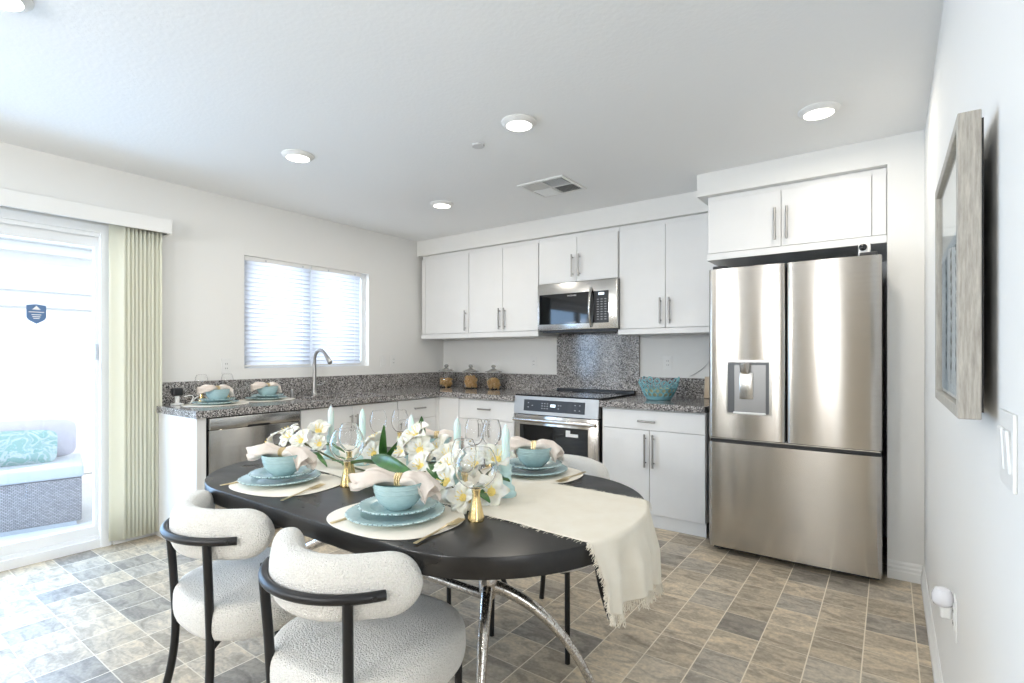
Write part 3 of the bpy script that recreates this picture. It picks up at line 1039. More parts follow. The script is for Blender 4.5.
obj('drip_tray', B(((x0 + .045, -.022, zz0 + .008), (x1 - .03, -.006, zz0 + .018), .002, 1)), 'white_plastic', ds, False)

t = thing('security_camera', 'small white camera with black lens on top of the refrigerator', 'camera', (-.115, 3.46, 1.753))
obj('camera_body', B(((-.026, -.02, .012), (.030, .02, .092), .008, 3)), 'white_plastic', t, True)
bm = bmesh.new()
lathe(bm, [(0, 0), (.019, 0), (.019, .006), (.013, .011), (0, .012)], 24)
obj('lens', bm, 'black_glass', t, loc=(-.004, -.02, .066), rot=(PI / 2, 0, 0))
obj('camera_base', B(((-.03, -.03, 0), (.034, .03, .012), .004, 2)), 'white_plastic', t, True)


# ================================================================== WALL PLATES, CEILING FITTINGS, PICTURE
def outlet(name, label, cat, loc, rotz, gangs=1, kind='outlet'):
    t = thing(name, label, cat, loc, rotz)
    w = .035 + .023 * (gangs - 1)
    obj('cover_plate', B(((-w, -.005, -.058), (w, 0, .058), .002, 2)), 'white_plastic', t, False)
    for g in range(gangs):
        x = (g - (gangs - 1) / 2) * .046
        if kind == 'outlet':
            o = obj('socket', B(((x - .017, -.0075, -.034), (x + .017, -.004, .034), .001, 1)), 'white_plastic', t, False)
            obj('slots', B(((x - .008, -.008, .012), (x - .005, -.0073, .022)), ((x + .005, -.008, .012), (x + .008, -.0073, .022)), ((x - .008, -.008, -.022), (x - .005, -.0073, -.012)), ((x + .005, -.008, -.022), (x + .008, -.0073, -.012))), 'gap', o, False)
        else:
            o = obj('rocker', B(((x - .0165, -.009, -.033), (x + .0165, -.004, .033), .002, 1)), 'white_plastic', t, False)
            o.rotation_euler = (.05, 0, 0)
    return t
outlet('wall_outlet', 'white outlet on the back wall right of the glass jars', 'outlet', (-2.865, BY, 1.152), 0)
outlet('wall_outlet', 'white outlet on the back wall above the turquoise basket', 'outlet', (-1.513, BY, 1.163), 0)
outlet('wall_outlet', 'white outlet on the window wall above the left counter place setting', 'outlet', (LX, 1.94, 1.146), PI / 2)
outlet('wall_switch', 'white rocker switch right of the kitchen window, nearer the window', 'switch', (LX, 3.459, 1.17), PI / 2, 1, 'rocker')
outlet('wall_outlet', 'white outlet right of the kitchen window, nearer the corner', 'outlet', (LX, 3.588, 1.17), PI / 2)
outlet('wall_switch', 'wide white switch plate on the right wall below the framed picture', 'switch', (RX, 1.10, 1.085), -PI / 2, 2, 'rocker')
outlet('wall_outlet', 'low white outlet on the right wall behind the plug-in freshener', 'outlet', (RX, 1.90, .50), -PI / 2)
t = thing('plug_in_freshener', 'clear domed plug-in air freshener in the low right-wall outlet', 'air freshener', (RX - .0085, 1.925, .515), -PI / 2)
obj('plug_body', B(((-.017, -.026, -.030), (.017, 0, .006), .006, 3)), 'white_plastic', t, True)
bm = bmesh.new()
lathe(bm, [(.020, 0), (.024, .010), (.024, .028), (.017, .044), (0, .050)], 24)
obj('dome', bm, mat('frosted_dome', (.82, .82, .86), .12), t, loc=(0, -.020, .004), solid=.002)
# thin cable on the back wall right of the basket
bm = bmesh.new()
tube(bm, bez((-1.06, 4.322, 1.385), (-1.12, 4.322, 1.25), (-1.18, 4.322, 1.12), (-1.33, 4.322, 1.055), 20), .0022, 6)
tag(obj('cable', bm, 'grey_print'), 'thin pale cable hanging down the back wall beside the refrigerator', 'cable')

def recessed_light(x, y, label):
    t = thing('ceiling_light', label, 'ceiling light', (x, y, CH))
    bm = bmesh.new()
    lathe(bm, [(.092, 0), (.092, -.006), (.082, -.016), (.066, -.022), (.066, 0)], 40)
    obj('trim_ring', bm, 'white_plastic', t)
    bm = bmesh.new()
    lathe(bm, [(.066, -.018), (.05, -.023), (0, -.025)], 32)
    obj('diffuser', bm, 'lamp_glow', t, label='glowing white diffuser')
    lamp('downlight', 'AREA', (x, y, CH - .04), (0, 0, -1), 5, (1.0, .93, .82), .12)
recessed_light(-1.56, 2.217, 'lit recessed ceiling light nearest the middle, beside the sprinkler cap')
recessed_light(-.284, 2.977, 'lit recessed ceiling light in front of the refrigerator')
recessed_light(-2.901, 1.799, 'lit recessed ceiling light nearest the kitchen window')
recessed_light(-2.898, 3.049, 'lit recessed ceiling light deepest into the kitchen corner')
recessed_light(-2.41, .403, 'lit recessed ceiling light cut off at the top left, near the sliding door')
for q, (x, y) in enumerate(((-2.4, -2.0), (.6, -2.0))):  # unseen downlights added behind the camera as fill
    recessed_light(x, y, ('added fill light recessed in the unseen living area ceiling, sliding door side', 'added fill light recessed in the unseen living area ceiling, far side')[q])

vt = thing('ceiling_vent', 'white louvred air vent in the ceiling before the microwave', 'vent', (-1.965, 3.21, CH), 0)
bm = bmesh.new()
hw, hd = .185, .175
for a, b in (((-hw, -hd), (hw, -hd + .022)), ((-hw, hd - .022), (hw, hd)), ((-hw, -hd + .022), (-hw + .022, hd - .022)), ((hw - .022, -hd + .022), (hw, hd - .022)), ((-.004, -hd + .022), (.004, hd - .022)), ((-hw + .022, -.006), (hw - .022, .006))):
    box(bm, (*a, -.008), (*b, 0))
obj('vent_frame', bm, 'white_plastic', vt, False)
obj('duct', B(((-hw + .02, -hd + .02, -.0015), (hw - .02, hd - .02, -.0005))), 'gap', vt, False)
bm = bmesh.new()
for sx in (-1, 1):
    for sy in (-1, 1):
        for k in range(10):
            if sx * sy > 0:
                x = sx * (.012 + k * .0155)
                bmq = bmesh.new()
                box(bmq, (-.0055, -.066, -.0008), (.0055, .066, .0008))
                merge(bm, bmq, Matrix.Translation((x, sy * .08, -.006)) @ Matrix.Rotation(sx * .7, 4, 'Y'))
            else:
                y = sy * (.012 + k * .0145)
                bmq = bmesh.new()
                box(bmq, (-.07, -.0055, -.0008), (.07, .0055, .0008))
                merge(bm, bmq, Matrix.Translation((sx * .084, y, -.006)) @ Matrix.Rotation(-sy * .7, 4, 'X'))
obj('louvres', bm, 'white_plastic', vt, False)
bm = bmesh.new()
lathe(bm, [(0, -.012), (.034, -.010), (.036, -.004), (.036, 0)], 28)
tag(obj('sprinkler_cap', bm, mat('grey_white_cap', (.62, .62, .62), .5), loc=(-1.922, 2.322, CH)), 'small round white sprinkler cover on the ceiling', 'sprinkler')

# framed picture on the right wall, tipped slightly forward
pf = thing('framed_picture', 'square botanical picture in a grey-washed wood frame on the right wall', 'picture', (RX - .030, 1.478, 1.118), -PI / 2)
pw, ph, fd = .278, .536, .032
obj('frame', B(((-pw, -fd + .008, 0), (-pw + .022, .008, ph), .0015, 1), ((pw - .022, -fd + .008, 0), (pw, .008, ph), .0015, 1), ((-pw + .022, -fd + .008, 0), (pw - .022, .008, .022), .0015, 1), ((-pw + .022, -fd + .008, ph - .022), (pw - .022, .008, ph), .0015, 1)), 'wood_frame', pf, False)
obj('mat_board', B(((-pw + .02, -.010, .02), (pw - .02, -.004, ph - .02))), mat('ivory_mat', (.80, .79, .72), .8), pf, False)
am = mat('blue_grey_wash', (.5, .57, .6), .7)
vary(am, (.42, .48, .50), (.66, .70, .70), 10)
obj('print', B(((-pw + .04, -.0125, .03), (pw - .04, -.0102, .36))), am, pf, False, label='blue-grey print on ivory mat')
bm = bmesh.new()
for sx in (-.12, .0, .11):
    pts = [(sx + .01 * math.sin(3 * q / 10), .05 + q * .027) for q in range(11)]
    for a, b in zip(pts, pts[1:]):
        box(bm, (min(a[0], b[0]) - .0015, -.01275, a[1]), (max(a[0], b[0]) + .0015, -.0126, b[1]))
    for px, pz in pts[1:]:
        for sd in (-1, 1):
            bmq = bmesh.new()
            prism(bmq, [(0, 0), (.012, .008), (.03, .012), (.014, -.003)], -.0001, .0001)
            merge(bm, bmq, Matrix.Translation((px, -.0127, pz)) @ Matrix.Rotation(PI / 2, 4, 'X') @ Matrix.Scale(sd, 4, (1, 0, 0)) @ Matrix.Rotation(.55, 4, 'Z'))
obj('sprig_drawing', bm, mat('ink_grey', (.07, .08, .07), .8), pf, False)
obj('picture_glass', B(((-pw + .02, -.0180, .02), (pw - .02, -.0165, ph - .02))), 'picture_pane', pf, False)
bm = bmesh.new()
tube(bm, [(-pw + .05, .012, ph - .14), (-.1, .020, ph - .06), (.1, .020, ph - .06), (pw - .05, .012, ph - .14)], .0015, 6)
for sx in (-1, 1):
    box(bm, (sx * (pw - .035) - .008, .008, ph - .165), (sx * (pw - .035) + .008, .013, ph - .125))
obj('hanging_wire', bm, 'handle', pf)
obj('backing', B(((-pw + .012, .008, .012), (pw - .012, .012, ph - .012))), 'black_edge', pf, False)


# ================================================================== DINING TABLE
TZ = .75
TCY = 1.383
def table_outline(scale=0.0, n=28):
    pts = []
    for k in range(n + 1):                      # right end, front to back
        a = -PI / 2 + PI * k / n
        pts.append((-1.0 + (.415 - scale) * math.cos(a), TCY + (.493 - scale) * math.sin(a)))
    for k in range(n + 1):
        a = PI / 2 + PI * k / n
        pts.append((-1.95 + (.455 - scale) * math.cos(a), TCY + (.493 - scale) * math.sin(a)))
    return pts
dt = thing('dining_table', 'oval black dining table on chrome pedestal legs', 'table', (-1.5, TCY, 0))
def loc_(p):
    return (p[0] + 1.5, p[1] - TCY)
bm = bmesh.new()
prism(bm, [loc_(p) for p in table_outline()], TZ - .056, TZ, .0035)
obj('tabletop', bm, 'table', dt, True, angle=30)
HZ = .455
hubs = ((.40, 0), (-.40, 0))
for sx, (hx_, hy_) in zip((1, -1), hubs):
    bm = bmesh.new()
    lathe(bm, [(0, HZ - .05), (.022, HZ - .045), (.032, HZ - .02), (.032, HZ + .03), (.026, HZ + .05), (.026, TZ - .066), (.09, TZ - .064), (.09, TZ - .057), (0, TZ - .057)], 24, (hx_, hy_, 0))
    obj('column', bm, 'chrome', dt)
    for fx, fy in ((.335, .20), (.125, -.205)) if sx > 0 else ((-.42, -.21), (-.10, .215)):
        p0 = Vector((hx_, hy_, HZ))
        p3 = Vector((hx_ + fx, hy_ + fy, .012))
        d = Vector((fx, fy, 0))
        bm = bmesh.new()
        tube(bm, bez(p0, p0 + d * .50 + Vector((0, 0, -.045)), p0 + d * .86 + Vector((0, 0, -.235)), p3, 24), [.0215 - .0095 * k / 24 for k in range(25)], 16)
        lg = obj('leg', bm, 'chrome', dt)
        bm = bmesh.new()
        lathe(bm, [(0, 0), (.016, 0), (.018, .006), (.014, .018), (0, .02)], 16, p3 - Vector((0, 0, .012)))
        obj('foot_cap', bm, 'handle', lg)
bm = bmesh.new()
tube(bm, [(-.40, 0, HZ - .04), (.40, 0, HZ - .04)], .017, 16)
obj('stretcher', bm, 'chrome', dt)

# ---- chairs
def make_chair(label):
    t = thing('dining_chair', label, 'chair', (0, 0, 0), 0, 'boucle dining chairs')
    # local: sitter faces +y; the curve of the back is centred on the origin
    def shape(a):
        c, s = abs(math.cos(a)), abs(math.sin(a))
        return 1.0 / ((c / .25) ** 2.5 + (s / .245) ** 2.5) ** (1 / 2.5)
    bm = bmesh.new()
    prof = [(0, .372), (.80, .372)]
    for k in range(13):
        a = -PI / 2 + PI * k / 12
        prof.append((.86 + .14 * math.copysign(abs(math.cos(a)) ** .6, math.cos(a)), .428 + .056 * math.copysign(abs(math.sin(a)) ** .75, math.sin(a))))
    prof += [(.6, .487), (.3, .489), (0, .490)]
    lathe(bm, [(r, z - .012) for r, z in prof], 72, (0, .028, 0), fn=shape)
    obj('seat', bm, 'boucle', t, angle=80)
    # curved back cushion
    bm = bmesh.new()
    TH = math.radians(78)
    def f(s, q):
        u = 2 * s - 1
        th = u * TH
        k_ = max(0, (abs(u) - .70) / .30)
        e = max(math.sqrt(max(0, 1 - k_ ** 2.0)), .03)
        a = 2 * PI * q
        ca = math.copysign(abs(math.cos(a)) ** .8, math.cos(a))
        sa = math.copysign(abs(math.sin(a)) ** .8, math.sin(a))
        off = .045 * (.30 + .70 * e) * ca
        z = .675 + .004 * abs(u) ** 2 + .076 * e * sa
        A0, R0, LN = math.radians(39), .193, .290      # round at the back, then wings that open outward
        d = abs(u) * LN
        if d <= A0 * R0:
            t_ = d / R0
            px, py = R0 * math.sin(t_), -R0 * math.cos(t_)
        else:
            d -= A0 * R0
            t_ = A0 + d * .3
            tm = A0 + d * .15
            px, py = R0 * math.sin(A0) + d * math.cos(tm), -R0 * math.cos(A0) + d * math.sin(tm)
        px += off * math.sin(t_)
        py -= off * math.cos(t_)
        return (math.copysign(px, u) if u else 0.0, py, z)
    vs = grid(bm, lambda s, q: f(.5 - .5 * math.cos(PI * s), q), 81, 28, True)
    bm.faces.new(vs[0])
    bm.faces.new(vs[-1])
    obj('backrest', bm, 'boucle', t, angle=80)
    RR = .25
    bm = bmesh.new()
    TR = math.radians(56)
    tube(bm, [(RR * math.sin(-TR + 2 * TR * k / 40), -RR * math.cos(-TR + 2 * TR * k / 40), .672) for k in range(41)], .0125, 14)
    rl = obj('back_rail', bm, 'black_metal', t)
    for s in (-1, 1):
        a = s * math.radians(50)
        bm = bmesh.new()
        tube(bm, [(RR * math.sin(a) * 1.03, -RR * math.cos(a) * 1.03, .672), (RR * math.sin(a) * 1.06, -RR * math.cos(a) * 1.06, .672)], .006, 10)
        obj('screw_cap', bm, 'black_plastic', rl)
    for s in (-1, 1):
        x0_, y0_ = s * RR * math.sin(math.radians(36.5)), -RR * math.cos(math.radians(36.5))
        bm = bmesh.new()
        tube(bm, [(x0_, y0_, .667), (s * .141, -.192, .52), (s * .136, -.186, .38)] + bez((s * .136, -.186, .38), (s * .134, -.184, .25), (s * .150, -.196, .15), (s * .185, -.235, .006), 10)[1:], .0125, 12)
        lg = obj('leg', bm, 'black_metal', t, label='black metal back leg rising to the rail')
        bm = bmesh.new()
        lathe(bm, [(0, 0), (.013, 0), (.013, .012), (0, .012)], 12, (s * .185, -.235, 0))
        obj('foot_cap', bm, 'black_plastic', lg)
        bm = bmesh.new()
        prism(bm, [(0, 0), (.03, 0), (0, -.026)], -.003, .003)
        obj('bracket', bm, 'black_metal', lg, False, loc=(s * .133, -.178, .357), rot=(PI / 2, 0, PI / 2 if s > 0 else PI / 2))
        bm = bmesh.new()
        tube(bm, [(s * .185, .188, .365), (s * .185, .188, .20), (s * .187, .190, .0)], .011, 12)
        obj('leg', bm, 'black_metal', t, label='straight black metal front leg')
    bm = bmesh.new()
    tube(bm, [(.165 * math.cos(2 * PI * k / 32), .028 + .165 * math.sin(2 * PI * k / 32), .355) for k in range(33)], .007, 8)
    for a, b in (((-.185, .188, .358), (.185, .188, .358)),):
        tube(bm, [a, b], .007, 8)
    obj('seat_frame', bm, 'black_metal', t)
    return t
chair = make_chair('cream boucle dining chair nearest the camera, at the front of the table')
chair.location = (-1.173, .925, 0)
chair.rotation_euler = (0, 0, math.radians(7))
dup(chair, (-1.790, .934, 0), math.radians(-2.5), 'cream boucle dining chair at the front of the table nearest the sliding door')
dup(chair, (-1.235, 2.0, 0), PI + math.radians(2), 'cream boucle dining chair behind the table in front of the range')
dup(chair, (-1.85, 2.0, 0), PI - math.radians(2), 'cream boucle dining chair behind the table hidden by the lilies')

# ---- table runner with fringe
rn = thing('table_runner', 'cream gauze table runner with frayed fringe hanging off the right end of the table', 'table runner', (-1.5, 1.42, TZ))
def runner_xy(v):
    y_r = 1.190 + v * .462
    y_l = 1.300 + v * .39
    xe = -1.0 + .415 * math.sqrt(max(0, 1 - ((y_r - TCY) / .493) ** 2))
    return y_l, y_r, xe
def drop(v):
    return .150 + .070 * v + .014 * math.sin(9 * v)
def runner_pt(s, v):
    """s in 0..1 lies on the table, 1..1.15 turns over the edge, 1.15..2 hangs"""
    y_l, y_r, xe = runner_xy(v)
    zt = TZ + .0025
    if s <= 1:
        x = -2.30 + (xe - .006 + 2.30) * s
        y = y_l + (y_r - y_l) * s
        z = zt + (.0012 + .0012 * math.sin(26 * x + 7 * y) * math.sin(19 * y)) * min(1, (1 - s) * 8)
    else:
        y = y_r
        if s < 1.15:
            a = (s - 1) / .15 * PI / 2
            x = xe - .006 + .014 * math.sin(a)
            z = zt - .014 + .014 * math.cos(a)
        else:
            q = (s - 1.15) / .85
            h = q * drop(v)
            fold = (.016 * math.sin(v * 15.5 + .6) + .010 * math.sin(v * 33 + 2)) * min(1, q * 1.8)
            x = xe + .008 + .010 * q ** 1.2 + fold + .012 * min(1, q * 2)
            y = y_r + .012 * q * math.sin(v * 15.5 + 2)
            z = zt - .014 - h
    return Vector((x + 1.5, y - 1.42, z - TZ))
bm = bmesh.new()
grid(bm, lambda s, v: runner_pt(s * 2, v), 120, 48)
obj('runner_cloth', bm, 'runner', rn, solid=.0014, angle=180)
bm = bmesh.new()
rnd = random.Random(3)
for k in range(230):
    v = k / 229
    p = runner_pt(2, v)
    ln = .022 + rnd.random() * .014
    tube(bm, [p, p + Vector((rnd.uniform(-.004, .006), rnd.uniform(-.004, .004), -ln * .5)), p + Vector((rnd.uniform(-.008, .010), rnd.uniform(-.007, .007), -ln))], .0007, 4)
for k in range(420):
    s = rnd.uniform(.0, 2)
    for v, sg in ((0, -1), (1, 1)):
        p = runner_pt(s, v)
        ln = .008 + rnd.random() * .010
        if s <= 1:
            q = p + Vector((rnd.uniform(-.004, .004), sg * ln, rnd.uniform(-.0012, .0008)))
        else:
            q = p + Vector((rnd.uniform(-.006, .010), sg * ln * .8, -ln * .55))
        tube(bm, [p, (p + q) / 2 + Vector((rnd.uniform(-.002, .002), 0, .0006)), q], .0007, 4)
obj('fringe', bm, 'runner', rn, kind='stuff')

# ---- place settings
def sup(n, a, b, k=64):
    out = []
    for i in range(k):
        t = 2 * PI * i / k
        c, s = math.cos(t), math.sin(t)
        out.append((a * math.copysign(abs(c) ** (2 / n), c), b * math.copysign(abs(s) ** (2 / n), s)))
    return out
Z0 = TZ
def make_placemat():
    t = thing('placemat', '', 'placemat', (0, 0, 0), 0, 'cream placemats')
    bm = bmesh.new()
    prism(bm, sup(2.5, .205, .168), .0018, .004, .0006)
    obj('mat_top', bm, 'placemat', t, True, angle=30)
    bm = bmesh.new()
    prism(bm, sup(2.5, .204, .167), 0, .0018)
    obj('mat_underside', bm, 'black_edge', t, False)
    return t
def scallop(n, amp):
    return lambda a: 1 + amp * abs(math.sin(n * a / 2))
def make_plate(name, cat, r, group):
    t = thing(name, '', cat, (0, 0, 0), 0, group)
    bm = bmesh.new()
    lathe(bm, [(0, .004), (r * .55, .004), (r * .62, .0065), (r * .69, .013), (r * .73, .0145), (r * .95, .019), (r * .98, .0195), (r, .0175), (r * .985, .0150), (r * .72, .009), (r * .62, .002), (r * .57, 0), (0, 0)], 72)
    obj('plate_body', bm, 'aqua', t, angle=60)
    bm = bmesh.new()
    for k in range(64):
        a = 2 * PI * k / 64
        q = bmesh.new()
        bmesh.ops.create_icosphere(q, subdivisions=1, radius=.0038)
        merge(bm, q, Matrix.Translation((r * .985 * math.cos(a), r * .985 * math.sin(a), .0175)) @ Matrix.Scale(.75, 4, (0, 0, 1)))
    obj('beaded_rim', bm, 'rim', t)
    return t
def make_bowl():
    t = thing('bowl', '', 'bowl', (0, 0, 0), 0, 'aqua bowls')
    bm = bmesh.new()
    out = [(0, 0), (.036, 0), (.0385, .004), (.049, .011), (.0595, .023), (.0672, .038), (.0722, .055), (.0765, .078)]
    lathe(bm, out, 48)
    # shallow throwing rings
    obj('bowl_outside', bm, 'aqua', t, angle=60)
    bm = bmesh.new()
    lathe(bm, [(.0765, .078), (.0745, .0795), (.0725, .078), (.0685, .058), (.062, .040), (.050, .022), (.034, .011), (0, .007)], 48)
    obj('bowl_inside', bm, 'aqua_dark', t, angle=60)
    bm = bmesh.new()
    for z, r in ((.052, .0716), (.066, .0745)):
        lathe(bm, [(r - .001, z - .0022), (r + .0012, z), (r - .001, z + .0022)], 48)
    obj('raised_ring', bm, 'aqua', t)
    return t
def make_napkin():
    t = thing('napkin', '', 'napkin', (0, 0, 0), 0, 'blush napkins')
    bm = bmesh.new()
    def f(s, q):
        u = 2 * s - 1
        au = abs(u)
        a = 2 * PI * q
        c, sn = math.cos(a), math.sin(a)
        if u < 0:                       # long wing, drawn out to a soft point
            ln = .140
            w = .014 + .036 * math.sin(PI * min(1, au * .98) ** .9)
            drop = .010 * math.sin(PI * au) - .006 * au ** 2
        else:                           # short wing, opening into a fold that hangs over the rim
            ln = .112
            w = .014 + .044 * au ** .8
            drop = .008 * math.sin(PI * au) - .036 * au ** 2.2
        h = .011 + .010 * math.sin(PI * min(1, au)) + .003 * au
        rip = .0085 * au * math.asin(math.sin(6.5 * c + u * 3.0 + (1.2 if u > 0 else 0))) + .0035 * au * math.asin(math.sin(14 * c + 5 * u))
        y = w * c * (1 + .14 * math.sin(7 * u)) + .012 * u * au
        z = h * sn * (1 - .55 * c * c * au) + rip + .014 + drop + .003 * math.sin(9 * u + 3 * c)
        x = ln * u * (1 - .12 * c * c * au) + .010 * au * math.sin(3 * c + u)
        return (x, y, z)
    vs = grid(bm, f, 49, 40, True)
    # folded hems tucked into both flared ends
    for row, d in ((vs[0], 1), (vs[-1], -1)):
        cen = sum((v.co for v in row), Vector()) / len(row)
        inner = [bm.verts.new(cen + (v.co - cen) * Vector((1, .82, .55)).length / 1.6 * .75 + Vector((d * .022, 0, 0))) for v in row]
        for k in range(len(row)):
            bm.faces.new((row[k], row[(k + 1) % len(row)], inner[(k + 1) % len(row)], inner[k]))
        bm.faces.new(inner)
    obj('cloth', bm, 'napkin', t, angle=70)
    bm = bmesh.new()
    for k in range(20):
        a = 2 * PI * k / 20
        for dx in (-.007, 0, .007):
            q = bmesh.new()
            bmesh.ops.create_icosphere(q, subdivisions=1, radius=.0042)
            merge(bm, q, Matrix.Translation((dx, .0185 * math.cos(a), .016 + .0165 * math.sin(a))))
    obj('napkin_ring', bm, 'satin_gold', t, label='beaded gold napkin ring')
    return t
def make_fork():
    t = thing('fork', '', 'fork', (0, 0, 0), 0, 'gold forks')
    bm = bmesh.new()
    def bar(p, q, w0, w1, z0, z1, th=.0018):
        d = (Vector((q[0], q[1])) - Vector((p[0], p[1]))).normalized()
        n = Vector((-d.y, d.x))
        vs = []
        for (pt, w, z) in ((p, w0, z0), (q, w1, z1)):
            for sg in (-1, 1):
                for zz in (0, th):
                    vs.append(bm.verts.new((pt[0] + n.x * w * sg, pt[1] + n.y * w * sg, z + zz)))
        a, b, c, d_, e, f_, g, h = vs
        for fc in ((a, b, d_, c), (e, g, h, f_), (a, e, f_, b), (c, d_, h, g), (b, f_, h, d_), (a, c, g, e)):
            bm.faces.new(fc)
    bar((0, -.108), (0, -.02), .0052, .0034, .001, .003)
    bar((0, -.02), (0, .030), .0034, .003, .003, .006)
    bar((0, .030), (0, .048), .003, .012, .006, .0045)
    bar((0, .048), (0, .062), .012, .0125, .0045, .0025)
    for x in (-.0105, -.0035, .0035, .0105):
        bar((x, .062), (x * .95, .108), .0022, .0012, .0025, .004)
    obj('fork_metal', bm, 'satin_gold', t, False)
    return t
def make_knife():
    t = thing('knife', '', 'knife', (0, 0, 0), 0, 'gold knives')
    bm = bmesh.new()
    prism(bm, [(-.0055, -.11), (.0055, -.11), (.0042, -.01), (-.0042, -.01)], .0005, .0040, .0008)
    obj('handle', bm, 'satin_gold', t, False)
    bm = bmesh.new()
    prism(bm, [(-.0042, -.01), (.0042, -.01), (.0085, .005), (.0085, .07), (.002, .11), (-.0042, .112)], .0012, .0028)
    obj('blade', bm, 'satin_gold', t, False)
    return t
def make_goblet(r, hb, group):
    t = thing('goblet', '', 'glass', (0, 0, 0), 0, group)
    bm = bmesh.new()
    def facet(a):
        return 1 + .035 * abs(math.sin(4 * a))
    lathe(bm, [(0, 0), (.0225, 0), (.0235, .003), (.0225, .012), (.0165, .040), (.0115, .065), (.0105, .078), (.013, .088), (.013, .091), (0, .091)], 48, fn=facet)
    obj('stem', bm, 'gold', t, angle=25, label='faceted gold stem')
    bm = bmesh.new()
    hz = .0915
    outer, n = [], 18
    for k in range(n + 1):
        q = k / n
        z = hb * q
        rr = r * (math.sin(PI * (q ** .8) * .80 + .02) ** .62) if q > 0 else 0
        outer.append((max(rr, 0), z))
    rim = outer[-1]
    inner = [(max(0, x - .0014), z + (.0035 if k == 0 else .0012 * (1 - k / n))) for k, (x, z) in enumerate(outer)]
    prof = [(x, z + hz) for x, z in outer] + [(rim[0] - .0007, rim[1] + hz + .0006)] + [(x, z + hz) for x, z in reversed(inner)]
    prof[0] = (0, hz)
    prof[-1] = (0, hz + .0035)
    lathe(bm, prof, 56)
    obj('glass_bowl', bm, 'glass', t, angle=70)
    return t

P_mat = make_placemat()
P_din = make_plate('dinner_plate', 'plate', .143, 'aqua dinner plates')
P_sal = make_plate('salad_plate', 'plate', .114, 'aqua salad plates')
P_bowl = make_bowl()
P_nap = make_napkin()
P_fork = make_fork()
P_knife = make_knife()
P_gob = make_goblet(.062, .116, 'gold-stemmed goblets')
P_wine = make_goblet(.042, .112, 'gold-stemmed goblets')
used = set()
def put(proto, loc, rotz, label):
    if proto.name not in used:
        used.add(proto.name)
        proto.location = loc
        proto.rotation_euler = (0, 0, rotz)
        proto['label'] = label
        return proto
    return dup(proto, loc, rotz, label)

SET = [  # centre, turn, where, napkin turn
    ((-1.865, 1.085), 0, 'before the left boucle chair', 24, Z0),
    ((-1.182, 1.048), 0, 'before the nearest boucle chair', 30, Z0),
    ((-1.180, 1.770), PI, 'across the table in front of the range', 26, Z0 ),
    ((-1.690, 1.735), PI, 'across the table behind the lilies', 28, Z0),
    ((-3.80, 1.735), PI / 2, 'on the counter end by the sliding door', 96, CZ),
    ((-3.87, 2.135), PI / 2, 'on the counter beside the tap', 96, CZ),
]
for i, ((x, y), rz, where, nr, z) in enumerate(SET):
    mx = x + (.045 if i == 0 else 0)
    put(P_mat, (mx, y, z if i < 4 else z), rz + (.0 if i else .12), 'cream placemat ' + where)
    zz = z + .0042
    put(P_din, (x, y, zz), rz, 'large scalloped aqua dinner plate ' + where)
    put(P_sal, (x + .004, y + .006, zz + .0195), rz, 'smaller aqua plate under the bowl ' + where)
    put(P_bowl, (x + .004, y + .008, zz + .0195 + .0045), rz, 'aqua bowl stacked on two plates ' + where)
    put(P_nap, (x + .004, y + .008, zz + .0195 + .0715), math.radians(nr), 'blush napkin ringed in gold on the bowl ' + where)
    c, s = math.cos(rz), math.sin(rz)
    if i < 4:
        fx, fy, fr = ((.222, -.045, .35), (.198, -.02, .14), (-.178, -.012, 0), (-.178, -.012, .05))[i]
        kx, ky = ((-.105, -.06), (-.095, -.045), (.172, .0), (.172, .0))[i]
        put(P_fork, (x + c * fx - s * fy, y + s * fx + c * fy, zz), rz + fr, 'gold fork on the placemat ' + where)
        put(P_knife, (x + c * kx - s * ky, y + s * kx + c * ky, zz), rz, 'gold knife half under the plate ' + where)

put(P_gob, (-1.605, 1.19, Z0), 0, 'large round goblet with gold stem at the front, between the two front placemats')
put(P_gob, (-.972, 1.165, Z0), .3, 'large round goblet with gold stem at the front, near the tall right candle')
put(P_wine, (-1.745, 1.305, Z0 + .003), 0, 'slimmer goblet just behind the left large front goblet')
put(P_wine, (-1.115, 1.275, Z0 + .003), 0, 'slimmer goblet just behind the right large front goblet')
put(P_wine, (-1.99, 1.79, Z0), 0, 'far goblet left of the lilies, the right one of its pair')
put(P_wine, (-2.045, 1.70, Z0), 0, 'far goblet left of the lilies, the left one of its pair')
put(P_wine, (-1.37, 1.745, Z0), 0, 'far goblet before the oven, the right one of its pair')
put(P_wine, (-1.44, 1.715, Z0), 0, 'far goblet before the oven, the left one of its pair')
put(P_wine, (-3.985, 1.72, CZ), 0, 'goblet behind the counter bowl by the sliding door, the left one')
put(P_wine, (-3.985, 1.90, CZ), 0, 'goblet behind the counter bowl by the sliding door, the right one')

